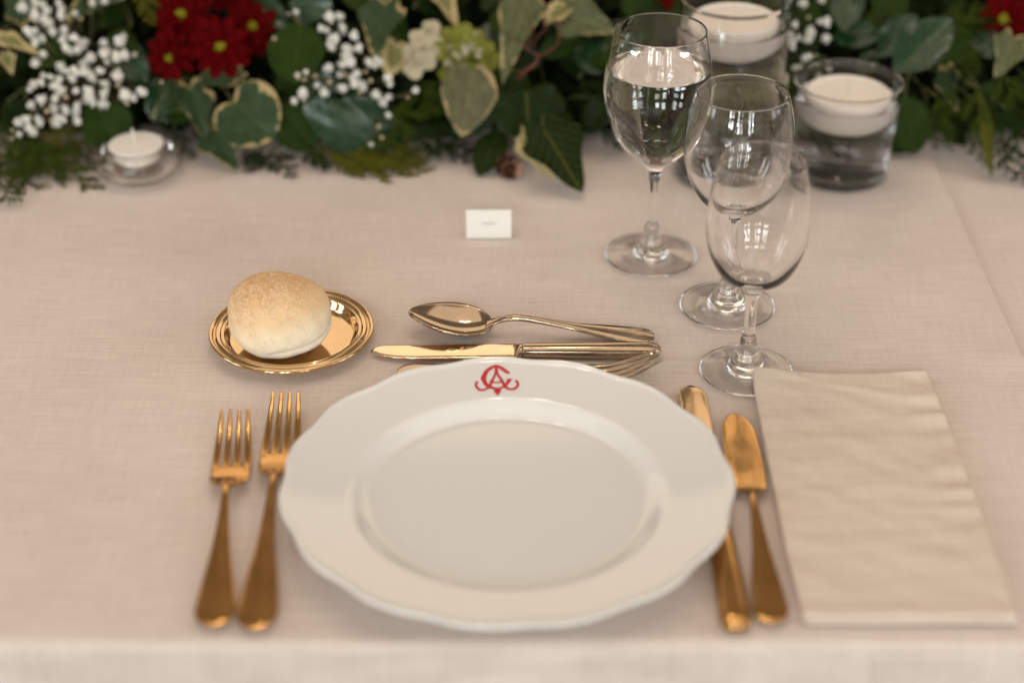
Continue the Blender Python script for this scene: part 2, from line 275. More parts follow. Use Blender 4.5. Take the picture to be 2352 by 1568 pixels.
LEAVES = [["ivy_a","heart","varie",[-0.2286,1.3494,0.0535],[-0.1951,1.3319,0.0292],0.0589,[-0.01,-0.82,0.572],0.12,0.1],["ivy_a","ivy","varie",[-0.2654,1.3653,0.0605],[-0.2523,1.3453,0.0225],0.0331,[0.505,-0.68,0.532],0.3,0.2],["ivy_a","ivy","varie",[-0.253,1.3582,0.0268],[-0.225,1.3192,0.0058],0.0342,[-0.231,-0.585,0.778],0.3,0.1],["ivy_a","ivy","varie",[-0.2273,1.3815,0.0683],[-0.2647,1.3664,0.0623],0.0303,[0.09,-0.547,0.832],0.2,0.2],["ivy_a","ivy","varie",[-0.2697,1.3693,0.0521],[-0.2993,1.355,0.0401],0.0303,[-0.096,-0.52,0.849],0.4,0.3],["ivy_a","ivy","varie",[-0.2773,1.3678,0.0645],[-0.279,1.3484,0.0517],0.0201,[0.611,-0.474,0.634],0.3,0.2],["ivy_b","ivy","varie",[-0.1069,1.4269,0.1111],[-0.1139,1.3728,0.0843],0.0406,[-0.063,-0.436,0.898],0.25,0.15],["ivy_b","heart","cream",[-0.096,1.3985,0.0845],[-0.1025,1.3755,0.0662],0.0225,[0.342,-0.642,0.686],0.25,0.2],["ivy_c","spade","pale",[-0.0322,1.3667,0.0784],[-0.0407,1.3349,0.029],0.0479,[0.128,-0.844,0.521],0.18,0.1],["ivy_d","ivy","pale2",[0.0142,1.4285,0.1208],[-0.0085,1.3504,0.0746],0.0378,[-0.09,-0.488,0.868],0.3,0.2],["ivy_d","ivy","cream",[0.0289,1.4004,0.106],[0.0612,1.4137,0.1177],0.0188,[-0.055,-0.579,0.813],0.5,0.3],["ivy_d","ivy","pale2",[0.0384,1.408,0.1107],[0.0858,1.3863,0.1002],0.0433,[-0.164,-0.697,0.698],0.25,0.15],["ivy_d","ovate","dark",[0.0015,1.4003,0.0837],[0.0105,1.3833,0.0675],0.02,[-0.033,-0.697,0.717],0.2,0.1],["ivy_d","ivy","cream",[-0.0651,1.4482,0.1154],[-0.0441,1.4094,0.0963],0.0228,[0.156,-0.366,0.917],0.5,0.3],["ivy_e","ivy","vein",[0.0247,1.3244,0.044],[0.0563,1.2744,0.0094],0.0525,[-0.009,-0.573,0.819],0.2,0.1],["ivy_e","heart","vein",[0.0115,1.3623,0.0563],[0.014,1.3397,0.0235],0.0629,[0.006,-0.823,0.568],0.25,0.1],["ivy_e","ivy","cream",[0.0057,1.3429,0.0287],[0.0303,1.2975,0.0087],0.0192,[-0.61,-0.572,0.549],0.5,0.3],["ivy_e","ovate","dark",[-0.0094,1.3566,0.0244],[-0.0271,1.3144,0.0058],0.0287,[-0.006,-0.402,0.916],0.2,0.1],["ivy_e","ovate","dark",[0.0775,1.369,0.0483],[0.0632,1.3593,0.0211],0.0254,[-0.251,-0.862,0.441],0.2,0.1],["ivy_f","ivy","cream",[-0.4276,1.3886,0.0962],[-0.3872,1.3703,0.0876],0.0194,[0.07,-0.293,0.953],0.2,0.1],["ivy_f","ivy","varie",[-0.4058,1.41,0.1015],[-0.428,1.4356,0.1162],0.0256,[-0.132,-0.577,0.806],0.3,0.2],["ivy_f","ivy","cream",[-0.4199,1.3838,0.082],[-0.4135,1.3728,0.0681],0.0144,[0.252,-0.7,0.668],0.4,0.3],["ivy_g","ivy","varie",[-0.332,1.445,0.1204],[-0.3707,1.4012,0.1057],0.0438,[0.038,-0.349,0.936],0.3,0.2],["ivy_g","ovate","dark",[-0.3398,1.4427,0.1136],[-0.3439,1.4094,0.0956],0.0403,[0.339,-0.479,0.81],0.2,0.1],["ivy_h","ivy","varie",[0.3606,1.3821,0.0688],[0.3654,1.3553,0.0439],0.0224,[-0.608,-0.596,0.524],0.45,0.3],["ivy_h","ivy","pale2",[0.4153,1.3876,0.0947],[0.3976,1.3572,0.074],0.0329,[0.181,-0.624,0.76],0.35,0.2],["ivy_h","lance","olive",[0.3863,1.3642,0.0582],[0.3911,1.3068,0.0079],0.0107,[-0.08,-0.66,0.747],0.3,0.15],["laurel_a","ovate","matt",[-0.1767,1.3968,0.1036],[-0.178,1.353,0.0689],0.0494,[-0.058,-0.619,0.784],0.1,0.08],["laurel_a","ovate","gloss",[-0.1881,1.431,0.1064],[-0.1518,1.4201,0.1075],0.0322,[-0.252,-0.781,0.571],0.2,0.2],["laurel_b","ovate","gloss",[-0.1076,1.3516,0.0087],[-0.1671,1.339,0.0559],0.0424,[0.446,-0.828,0.341],-0.12,0.25],["laurel_b","ovate","gloss",[-0.0916,1.3599,0.0108],[-0.1383,1.3548,0.0534],0.0376,[0.446,-0.804,0.393],-0.2,0.2],["laurel_b","ovate","matt",[-0.1909,1.3562,0.0462],[-0.1657,1.3517,0.0087],0.039,[0.244,-0.929,0.277],0.2,0.15],["laurel_c","ovate","matt",[-0.3472,1.3608,0.0492],[-0.3224,1.3402,0.0122],0.0432,[0.24,-0.771,0.59],0.15,0.1],["laurel_c","ovate","gloss",[-0.3379,1.4061,0.0853],[-0.3053,1.3804,0.059],0.0309,[0.075,-0.665,0.743],0.2,0.2],["laurel_d","lance","gloss",[0.3134,1.3645,0.0736],[0.3645,1.3948,0.1097],0.0423,[-0.097,-0.691,0.717],0.22,0.2],["laurel_d","lance","gloss",[0.306,1.3892,0.0767],[0.3387,1.4166,0.105],0.0298,[-0.11,-0.648,0.753],0.25,0.2],["laurel_d","lance","gloss",[0.2752,1.4009,0.0951],[0.2887,1.4403,0.1222],0.0292,[-0.149,-0.525,0.838],0.25,0.2],["laurel_d","ovate","matt",[0.3223,1.3519,0.0571],[0.3364,1.346,0.007],0.0331,[0.09,-0.986,0.142],0.15,0.1],["laurel_d","lance","matt",[0.354,1.389,0.069],[0.4082,1.4176,0.0923],0.0292,[0.035,-0.67,0.741],0.2,0.1],["laurel_e","ovate","matt",[-0.073,1.3674,0.0344],[-0.0367,1.3784,0.0559],0.0254,[-0.234,-0.647,0.725],0.2,0.1],["laurel_e","ovate","matt",[0.0892,1.4078,0.0846],[0.056,1.3926,0.0714],0.0328,[-0.006,-0.648,0.761],0.2,0.1],["laurel_e","ovate","gloss",[0.0961,1.3907,0.0683],[0.0821,1.4174,0.0924],0.0292,[-0.128,-0.701,0.702],0.2,0.1],["laurel_f","ovate","gloss",[-0.2281,1.4461,0.1084],[-0.189,1.4174,0.0924],0.0258,[-0.152,-0.632,0.76],0.2,0.1],["laurel_f","ovate","matt",[-0.1468,1.452,0.114],[-0.0994,1.4271,0.1041],0.0332,[-0.083,-0.501,0.861],0.2,0.1],["laurel_g","ovate","matt",[0.1397,1.3639,0.0249],[0.1178,1.385,0.0629],0.0364,[0.099,-0.844,0.527],0.2,0.1],["laurel_g","ovate","matt",[0.2268,1.3679,0.035],[0.2559,1.3851,0.0628],0.0327,[-0.217,-0.712,0.668],0.2,0.1],["laurel_g","lance","olive",[0.1605,1.3701,0.0537],[0.2223,1.3806,0.0667],0.0217,[-0.052,-0.642,0.765],0.2,0.1],["laurel_g","lance","olive",[0.1535,1.3815,0.0683],[0.1967,1.3625,0.0414],0.0181,[0.091,-0.74,0.667],0.2,0.1],["laurel_g","ovate","matt",[0.1343,1.363,0.0234],[0.145,1.3764,0.049],0.0255,[-0.136,-0.852,0.505],0.2,0.15],["laurel_g","ovate","matt",[0.1545,1.3629,0.0194],[0.1432,1.3745,0.0459],0.0255,[0.02,-0.912,0.409],0.2,0.15],["laurel_g","ovate","matt",[0.1798,1.363,0.0234],[0.1868,1.3764,0.049],0.0255,[-0.146,-0.859,0.491],0.2,0.15],["laurel_g","ovate","matt",[0.2053,1.362,0.0218],[0.1959,1.3755,0.0474],0.0255,[-0.043,-0.891,0.452],0.2,0.15],["laurel_g","ovate","matt",[0.2271,1.3634,0.024],[0.2377,1.3768,0.0496],0.0255,[-0.182,-0.838,0.515],0.2,0.15],["laurel_g","ovate","matt",[0.2489,1.3621,0.0218],[0.2413,1.3755,0.0474],0.0255,[-0.08,-0.892,0.444],0.2,0.15],["laurel_g","ovate","matt",[0.2671,1.3634,0.024],[0.2759,1.3768,0.0496],0.0255,[-0.197,-0.839,0.507],0.2,0.15],["laurel_g","ovate","matt",[0.289,1.3621,0.0218],[0.2777,1.3755,0.0474],0.0255,[-0.07,-0.896,0.439],0.2,0.15],["laurel_g","ovate","matt",[0.3072,1.3634,0.0239],[0.314,1.3769,0.0495],0.0255,[-0.211,-0.841,0.497],0.2,0.15],["laurel_g","ovate","matt",[0.3217,1.3627,0.0227],[0.314,1.3761,0.0483],0.0255,[-0.117,-0.894,0.433],0.2,0.15],["laurel_g","lance","matt",[0.1106,1.4365,0.1006],[0.1524,1.4263,0.1012],0.0238,[-0.181,-0.7,0.691],0.1794269154057922,0.2722044216850644],["laurel_c","ovate","dark",[-0.4221,1.3748,0.0425],[-0.398,1.3571,0.0137],0.0328,[0.253,-0.716,0.651],0.28403132390799046,0.1775217171223901],["laurel_g","ovate","dark",[0.2509,1.3986,0.0735],[0.2478,1.428,0.0969],0.0197,[0.157,-0.606,0.78],0.18723237332548587,0.2253296581733608],["laurel_b","spade","matt",[-0.1737,1.3921,0.0668],[-0.197,1.374,0.0539],0.025,[0.153,-0.695,0.703],0.298197928973763,0.23425470843250365],["laurel_f","ovate","matt",[-0.2938,1.3718,0.0339],[-0.2493,1.3657,0.0462],0.03,[-0.268,-0.762,0.59],0.1964002845495082,0.2277516886440009],["laurel_e","ovate","dark",[-0.0148,1.4052,0.0805],[0.0249,1.3893,0.0701],0.0273,[-0.143,-0.766,0.627],0.25232690579435263,0.175560953793586],["laurel_e","ovate","matt",[0.0749,1.3896,0.0628],[0.1023,1.3977,0.0736],0.0184,[-0.131,-0.603,0.787],0.13947697128568387,0.18158722712339817],["laurel_e","lance","dark",[0.0967,1.4255,0.0943],[0.1372,1.4062,0.0911],0.0339,[-0.281,-0.696,0.661],0.20401459691851276,0.22877774367754536],["laurel_e","lance","gloss",[0.0829,1.3891,0.062],[0.0505,1.4025,0.0856],0.0306,[0.189,-0.721,0.667],0.15164657461811198,0.1605986275500513],["laurel_b","spade","matt",[-0.1405,1.3741,0.0415],[-0.1084,1.3696,0.046],0.0164,[-0.195,-0.714,0.673],0.17051539660820947,0.2413900498731798],["laurel_g","lance","dark",[0.21,1.4409,0.1039],[0.245,1.4236,0.0967],0.0272,[-0.223,-0.725,0.651],0.13704920904736317,0.2516214257019072],["laurel_d","ovate","matt",[0.3007,1.4136,0.0864],[0.3091,1.4358,0.1035],0.0165,[-0.279,-0.518,0.809],0.1374788681835884,0.18704686410656418],["laurel_g","ovate","gloss",[0.174,1.4306,0.0986],[0.1575,1.3966,0.0844],0.024,[0.305,-0.489,0.817],0.14360394609704355,0.2136803127096626],["laurel_f","lance","matt",[-0.1999,1.3742,0.0416],[-0.1561,1.3685,0.035],0.0339,[0.032,-0.643,0.765],0.22386640808773456,0.2178961502457993],["laurel_e","spade","dark",[-0.0689,1.3915,0.0658],[-0.0487,1.4086,0.0859],0.0218,[-0.25,-0.599,0.761],0.10093235891662913,0.28865356718382174],["laurel_d","ovate","matt",[0.331,1.3664,0.0213],[0.2897,1.356,0.0085],0.0323,[-0.079,-0.632,0.771],0.15780836722830094,0.1682137428070666],["laurel_d","ovate","gloss",[0.2734,1.4377,0.1025],[0.3094,1.4637,0.1143],0.027,[-0.003,-0.411,0.912],0.15997761374569863,0.23257922086096564],["laurel_e","lance","matt",[0.0214,1.3994,0.0747],[0.0563,1.4019,0.0874],0.0217,[-0.153,-0.798,0.583],0.170368326039319,0.13946673441264185],["laurel_e","ovate","matt",[0.0298,1.3725,0.0389],[0.0495,1.3592,0.0091],0.0267,[0.254,-0.809,0.53],0.14965172897068574,0.22361781973729455],["laurel_e","ovate","matt",[0.017,1.4373,0.1019],[-0.0018,1.4038,0.0791],0.0217,[-0.185,-0.48,0.857],0.24254385096747874,0.20308090970236065],["laurel_e","spade","dark",[-0.0092,1.4255,0.0942],[0.0209,1.4111,0.086],0.0204,[-0.212,-0.781,0.587],0.21110518873257772,0.24320856440520205],["laurel_b","spade","matt",[-0.1059,1.4337,0.0999],[-0.0904,1.4043,0.0831],0.0228,[-0.1,-0.532,0.841],0.24057613211117476,0.18410277955277118],["laurel_g","ovate","gloss",[0.1689,1.3967,0.0703],[0.1695,1.3746,0.0447],0.0206,[-0.217,-0.742,0.634],0.2937622858551952,0.2118150395019604],["laurel_d","spade","matt",[0.3256,1.4295,0.0968],[0.3138,1.4709,0.1208],0.0325,[-0.249,-0.538,0.805],0.10098025571338479,0.128703672045425],["laurel_g","spade","matt",[0.2417,1.4377,0.1026],[0.2631,1.4199,0.0951],0.0207,[-0.312,-0.657,0.686],0.12301933567752654,0.1963842240515082],["laurel_g","ovate","matt",[0.1716,1.4124,0.0845],[0.1622,1.3917,0.068],0.0182,[-0.006,-0.62,0.784],0.27388452673551045,0.13608444009432097],["laurel_c","spade","dark",[-0.369,1.3658,0.0203],[-0.3881,1.3716,0.0445],0.0211,[0.33,-0.826,0.458],0.11665209736723392,0.20006192212591184],["laurel_d","spade","matt",[0.4122,1.3995,0.0748],[0.4121,1.4145,0.0963],0.0199,[-0.462,-0.728,0.506],0.24963096154257838,0.28332287624275526],["laurel_e","lance","matt",[0.0147,1.3977,0.072],[0.009,1.414,0.0929],0.0159,[0.294,-0.712,0.638],0.2076068907282137,0.2559070457456464],["laurel_g","lance","matt",[0.1489,1.3721,0.0344],[0.1177,1.3777,0.0523],0.022,[0.2,-0.781,0.592],0.21397778743575566,0.1477650676996144],["laurel_e","ovate","gloss",[-0.0155,1.3716,0.0337],[-0.0497,1.3579,0.0209],0.0266,[-0.082,-0.561,0.824],0.2985578920255736,0.11447491028405568],["laurel_d","ovate","matt",[0.3889,1.3745,0.042],[0.4063,1.3761,0.0586],0.0183,[-0.412,-0.761,0.501],0.1508344847591099,0.27803446827772726],["laurel_g","ovate","dark",[0.2421,1.4266,0.096],[0.2158,1.4544,0.1113],0.0218,[-0.433,-0.714,0.551],0.25977950853992315,0.12359350784516682],["laurel_f","lance","matt",[-0.2057,1.3688,0.029],[-0.1719,1.3639,0.0236],0.0176,[-0.008,-0.769,0.639],0.2288606995122215,0.24847384982606366],["laurel_e","ovate","gloss",[-0.0092,1.4292,0.0964],[-0.027,1.3892,0.0749],0.0231,[-0.195,-0.395,0.898],0.2882575090239978,0.17484468173746515],["laurel_g","lance","matt",[0.2366,1.3759,0.0444],[0.2254,1.3569,0.0163],0.0283,[-0.157,-0.787,0.597],0.12265921036434523,0.19877614454728804],["laurel_b","ovate","matt",[-0.1289,1.3782,0.048],[-0.1445,1.3894,0.0752],0.0204,[0.021,-0.92,0.392],0.2863688164350112,0.1282768501651443],["laurel_b","ovate","gloss",[-0.1469,1.378,0.0478],[-0.1762,1.3827,0.0661],0.0235,[0.223,-0.798,0.559],0.1362473841823346,0.21074603429903854],["laurel_e","ovate","matt",[0.0659,1.4025,0.076],[0.0904,1.3855,0.0656],0.0159,[-0.13,-0.648,0.75],0.17082187365777535,0.16657252750552198],["laurel_b","ovate","matt",[-0.0845,1.3901,0.0636],[-0.0806,1.412,0.0857],0.019,[0.252,-0.709,0.658],0.24545786546482562,0.13696918591584784],["laurel_g","ovate","matt",[0.2159,1.3854,0.0597],[0.2359,1.371,0.0402],0.0224,[0.053,-0.778,0.627],0.10601749098643237,0.26063129223113746],["laurel_d","lance","gloss",[0.3408,1.3686,0.0248],[0.3131,1.3545,0.0072],0.029,[0.009,-0.789,0.614],0.19681443427529016,0.2202727946497281],["laurel_g","spade","matt",[0.2004,1.444,0.1051],[0.2088,1.4871,0.1262],0.0261,[-0.009,-0.439,0.898],0.10741245271671232,0.20008940834708208],["laurel_g","ovate","matt",[0.1269,1.3976,0.0719],[0.0861,1.409,0.0845],0.0287,[0.016,-0.713,0.701],0.22366856073351768,0.20119077872907565],["laurel_e","lance","matt",[-0.0016,1.4411,0.1042],[-0.0187,1.409,0.0908],0.017,[-0.152,-0.311,0.938],0.1159945111568565,0.29882731786905653],["laurel_d","ovate","gloss",[0.4361,1.419,0.0911],[0.46,1.4028,0.0867],0.0176,[-0.273,-0.608,0.746],0.24116714471701123,0.1782988361971677],["laurel_e","spade","dark",[-0.0239,1.4344,0.1011],[-0.0061,1.4569,0.1155],0.0153,[0.058,-0.572,0.818],0.19107519671233186,0.10744802612020375],["laurel_f","spade","matt",[-0.2123,1.3725,0.035],[-0.242,1.3603,0.0302],0.0258,[0.192,-0.726,0.661],0.27108089396355706,0.20676429896846343],["laurel_g","ovate","matt",[0.1198,1.4265,0.0958],[0.0933,1.4445,0.1097],0.0262,[-0.273,-0.805,0.526],0.24279992140995874,0.1478483951140988],["laurel_c","ovate","matt",[-0.4018,1.393,0.0681],[-0.3665,1.408,0.0845],0.0267,[0.008,-0.746,0.666],0.28253757525078294,0.2188829243956375],["laurel_d","lance","gloss",[0.2685,1.4102,0.0847],[0.3126,1.4122,0.089],0.0256,[-0.048,-0.625,0.779],0.16894782828844232,0.11874317535269362],["laurel_g","ovate","matt",[0.1587,1.3674,0.023],[0.1366,1.3676,0.0366],0.0129,[0.267,-0.854,0.447],0.20194561168596276,0.16624874800546247],["laurel_d","lance","matt",[0.3474,1.3759,0.0444],[0.328,1.3589,0.0231],0.0215,[-0.231,-0.646,0.728],0.2894625787339114,0.1368221161513114],["laurel_b","spade","matt",[-0.0761,1.3921,0.0668],[-0.1103,1.391,0.0774],0.0272,[0.225,-0.726,0.65],0.17184728074595793,0.13678570890847658],["laurel_g","lance","dark",[0.2627,1.398,0.0724],[0.2244,1.385,0.0648],0.0295,[0.079,-0.67,0.738],0.23938607333123615,0.28989121092425874],["laurel_c","ovate","matt",[-0.4018,1.4228,0.0935],[-0.4069,1.4623,0.1188],0.0254,[-0.16,-0.547,0.822],0.22243915479221643,0.10963577099130202],["laurel_e","ovate","matt",[-0.0296,1.3713,0.0332],[-0.0568,1.3794,0.0648],0.0253,[0.314,-0.82,0.479],0.16226460950096233,0.19006535869969288],["laurel_d","ovate","matt",[0.2819,1.4186,0.0907],[0.2683,1.4588,0.1153],0.0244,[-0.03,-0.53,0.847],0.20311331811490885,0.2009883355813446],["laurel_d","spade","matt",[0.3557,1.4086,0.082],[0.3893,1.4328,0.0991],0.0285,[-0.009,-0.568,0.823],0.271776647815727,0.12028084128984332],["laurel_d","ovate","gloss",[0.3877,1.4142,0.0872],[0.4098,1.3907,0.0765],0.0244,[-0.305,-0.62,0.723],0.18911931034596313,0.12218889041523102],["laurel_d","ovate","gloss",[0.2913,1.3853,0.0595],[0.3029,1.398,0.0804],0.0175,[-0.343,-0.707,0.619],0.25072073947120765,0.28478632502660517],["laurel_g","ovate","matt",[0.1624,1.4041,0.0785],[0.1681,1.4168,0.0986],0.0163,[-0.156,-0.814,0.56],0.11683745272597784,0.1435773451972454],["laurel_f","spade","gloss",[-0.2919,1.3678,0.0274],[-0.2976,1.3844,0.0615],0.0262,[0.141,-0.881,0.451],0.2787421476445472,0.2966127178176959],["laurel_e","ovate","matt",[-0.027,1.3856,0.0601],[0.0166,1.3808,0.0528],0.0343,[0.007,-0.815,0.579],0.1122732797849942,0.19441946154916573]]
BB = [[[-0.4087,1.4128,0.1102,1.0],[-0.3997,1.4201,0.1125,1.0],[-0.3957,1.4022,0.1079,1.0],[-0.3879,1.4116,0.1087,1.1],[-0.3869,1.4023,0.1014,1.3],[-0.3737,1.4065,0.1113,1.0],[-0.3714,1.3907,0.1121,0.9],[-0.3754,1.4045,0.1178,0.9],[-0.3477,1.4051,0.1176,0.8],[-0.3403,1.4176,0.1141,0.7],[-0.3981,1.3843,0.1002,1.0],[-0.3937,1.3845,0.0931,0.9],[-0.3889,1.3877,0.0937,0.8],[-0.3813,1.3957,0.0963,0.9],[-0.3709,1.394,0.0983,0.9],[-0.3586,1.3713,0.1004,0.8],[-0.3682,1.3722,0.0975,0.8],[-0.3642,1.3673,0.0925,0.9],[-0.3552,1.367,0.0919,1.0],[-0.3543,1.3849,0.0904,1.0],[-0.3367,1.3823,0.0914,1.0],[-0.3224,1.376,0.0953,1.0],[-0.3324,1.3649,0.0896,0.9],[-0.3228,1.361,0.0887,1.0],[-0.3167,1.3607,0.0894,1.0],[-0.3341,1.3732,0.0784,0.8],[-0.3091,1.3669,0.0875,0.5],[-0.3836,1.3662,0.0884,0.9],[-0.3907,1.3641,0.0816,1.0],[-0.3716,1.3691,0.0756,1.2],[-0.3458,1.3687,0.0842,1.2],[-0.3528,1.3722,0.0769,1.1],[-0.3553,1.351,0.0795,1.1],[-0.3491,1.3521,0.0784,1.0],[-0.3371,1.3595,0.0765,0.9],[-0.3445,1.3601,0.0704,0.9],[-0.3204,1.3475,0.0771,1.1],[-0.3832,1.3554,0.0744,0.7],[-0.3753,1.3478,0.0757,0.8],[-0.3684,1.3479,0.0744,0.8],[-0.3602,1.3551,0.0713,0.8],[-0.3919,1.355,0.0668,0.8],[-0.3728,1.3501,0.067,1.1],[-0.3702,1.3514,0.0619,0.9],[-0.3351,1.3599,0.0641,1.1],[-0.3349,1.353,0.0593,1.0],[-0.3453,1.3435,0.0661,0.9],[-0.3477,1.3564,0.0532,1.2],[-0.3369,1.3538,0.0491,1.0],[-0.3159,1.3454,0.0613,1.1],[-0.311,1.3515,0.056,0.8],[-0.3026,1.3486,0.0625,1.1],[-0.3856,1.3468,0.0562,0.9],[-0.3947,1.3474,0.0514,0.8],[-0.3711,1.3362,0.0622,0.9],[-0.3764,1.3492,0.0479,1.1],[-0.3661,1.3439,0.049,1.0],[-0.3588,1.3489,0.0442,1.0],[-0.2865,1.3502,0.0696,0.45],[-0.3405,1.3593,0.0682,0.5],[-0.3214,1.3557,0.0659,0.6],[-0.3636,1.3424,0.0613,0.6],[-0.3546,1.3489,0.0533,0.5],[-0.3132,1.3431,0.0546,0.5],[-0.409,1.3284,0.03,0.4],[-0.3714,1.4053,0.1041,0.6],[-0.3594,1.4058,0.1032,0.5],[-0.3922,1.4163,0.112,0.8],[-0.3966,1.3344,0.045,0.9],[-0.4027,1.3365,0.0419,0.7],[-0.389,1.3444,0.0383,1.1],[-0.3954,1.3402,0.0317,1.1],[-0.3596,1.3493,0.0438,0.8],[-0.3567,1.3399,0.041,0.9],[-0.3759,1.3478,0.0353,0.9],[-0.3669,1.3353,0.0439,0.8],[-0.4079,1.3288,0.0378,0.4],[-0.3788,1.333,0.0512,0.6],[-0.377,1.3342,0.0437,0.5]],[[-0.1504,1.386,0.1123,0.9],[-0.1444,1.4091,0.1039,1.0],[-0.1401,1.3923,0.1002,0.9],[-0.1289,1.3722,0.1019,1.0],[-0.1458,1.3733,0.0989,1.2],[-0.1489,1.376,0.0908,1.0],[-0.125,1.3636,0.0946,1.0],[-0.134,1.3701,0.0907,1.0],[-0.1326,1.3566,0.0854,1.2],[-0.1376,1.3723,0.0833,1.0],[-0.1514,1.3679,0.0755,1.1],[-0.1178,1.3648,0.082,0.9],[-0.1094,1.3716,0.0791,0.9],[-0.1276,1.3611,0.0732,1.0],[-0.1007,1.3443,0.076,1.0],[-0.1287,1.3566,0.0674,0.9],[-0.1239,1.3627,0.0628,0.9],[-0.1395,1.3603,0.0606,1.1],[-0.1543,1.3557,0.0587,1.1],[-0.17,1.3421,0.0641,1.1],[-0.1118,1.3505,0.0591,1.0],[-0.1012,1.3514,0.0574,0.9],[-0.1063,1.3528,0.0509,1.0],[-0.1736,1.344,0.0761,0.5],[-0.1692,1.3562,0.0708,0.5],[-0.1608,1.3622,0.0708,0.6],[-0.121,1.3695,0.0722,0.5],[-0.1244,1.3582,0.0576,0.6],[-0.1164,1.3605,0.0664,0.6],[-0.1525,1.3828,0.1021,0.8],[-0.1489,1.3609,0.0662,0.6],[-0.1365,1.3662,0.0698,0.6],[-0.0853,1.3467,0.0588,0.4],[-0.1954,1.3851,0.0942,0.6],[-0.1836,1.3888,0.1144,0.4],[-0.1099,1.3453,0.0324,0.6],[-0.1077,1.3354,0.0272,0.5]],[[0.2435,1.4178,0.1119,0.9],[0.2611,1.4295,0.1108,0.9],[0.234,1.3944,0.1026,0.8],[0.262,1.4069,0.1,1.0],[0.2492,1.4036,0.092,1.0],[0.2471,1.3952,0.0897,0.8],[0.2628,1.4037,0.0868,1.0],[0.2322,1.3985,0.0918,0.7],[0.239,1.3993,0.0892,0.8],[0.2309,1.3794,0.0892,0.7],[0.2416,1.3742,0.0822,0.7],[0.2515,1.3821,0.08,0.4],[0.2639,1.3847,0.0673,0.7],[0.2348,1.3804,0.0703,0.7],[0.228,1.3742,0.0636,0.6],[0.2281,1.371,0.0568,0.6],[0.2481,1.4159,0.0999,0.5]]]
MUMS = [[[-0.2733,1.3993,0.1087],[0.072,-0.831,0.552],0.0279],[[-0.2383,1.3651,0.0951],[0.288,-0.85,0.442],0.0281],[[-0.279,1.3646,0.0885],[-0.071,-0.997,0.03],0.0223],[[-0.2196,1.4126,0.092],[0.363,-0.754,0.547],0.0255],[[0.1257,1.4504,0.1115],[-0.071,-0.818,0.57],0.029],[[0.4145,1.4164,0.0974],[-0.452,-0.721,0.525],0.0262],[[-0.2352,1.4473,0.1138],[0.196,-0.724,0.662],0.0272]]
HYD = [["white",[-0.0771,1.3885,0.0916],[0.016,-0.795,0.606]],["white",[-0.0694,1.4042,0.093],[0.194,-0.672,0.715]],["white",[-0.0818,1.3881,0.0802],[-0.116,-0.95,0.291]],["white",[-0.0722,1.376,0.0803],[0.17,-0.98,0.106]],["white",[-0.0806,1.3749,0.0742],[-0.097,-0.984,-0.149]],["white",[-0.0651,1.3823,0.088],[0.34,-0.835,0.433]],["green",[-0.0528,1.3937,0.0895],[-0.332,-0.751,0.571]],["green",[-0.0411,1.3919,0.0941],[-0.049,-0.738,0.673]],["green",[-0.0303,1.3909,0.0907],[0.222,-0.776,0.591]],["green",[-0.0238,1.3825,0.0841],[0.424,-0.85,0.312]],["green",[-0.0194,1.377,0.0779],[0.539,-0.842,0.027]],["green",[-0.0426,1.3858,0.0827],[-0.106,-0.933,0.343]],["green",[-0.0329,1.3852,0.0764],[0.199,-0.974,0.106]],["green",[-0.0491,1.3829,0.0754],[-0.31,-0.95,0.031]],["green",[-0.0273,1.3714,0.0756],[0.353,-0.925,-0.14]],["green",[-0.059,1.3814,0.0846],[-0.524,-0.8,0.294]],["green",[-0.038,1.3697,0.074],[0.027,-0.971,-0.236]],["green",[-0.0526,1.3749,0.0691],[-0.387,-0.87,-0.305]]]
CONE_P = [[-0.0093,1.3302,0.0083],[0.0032,1.3114,0.0084]]
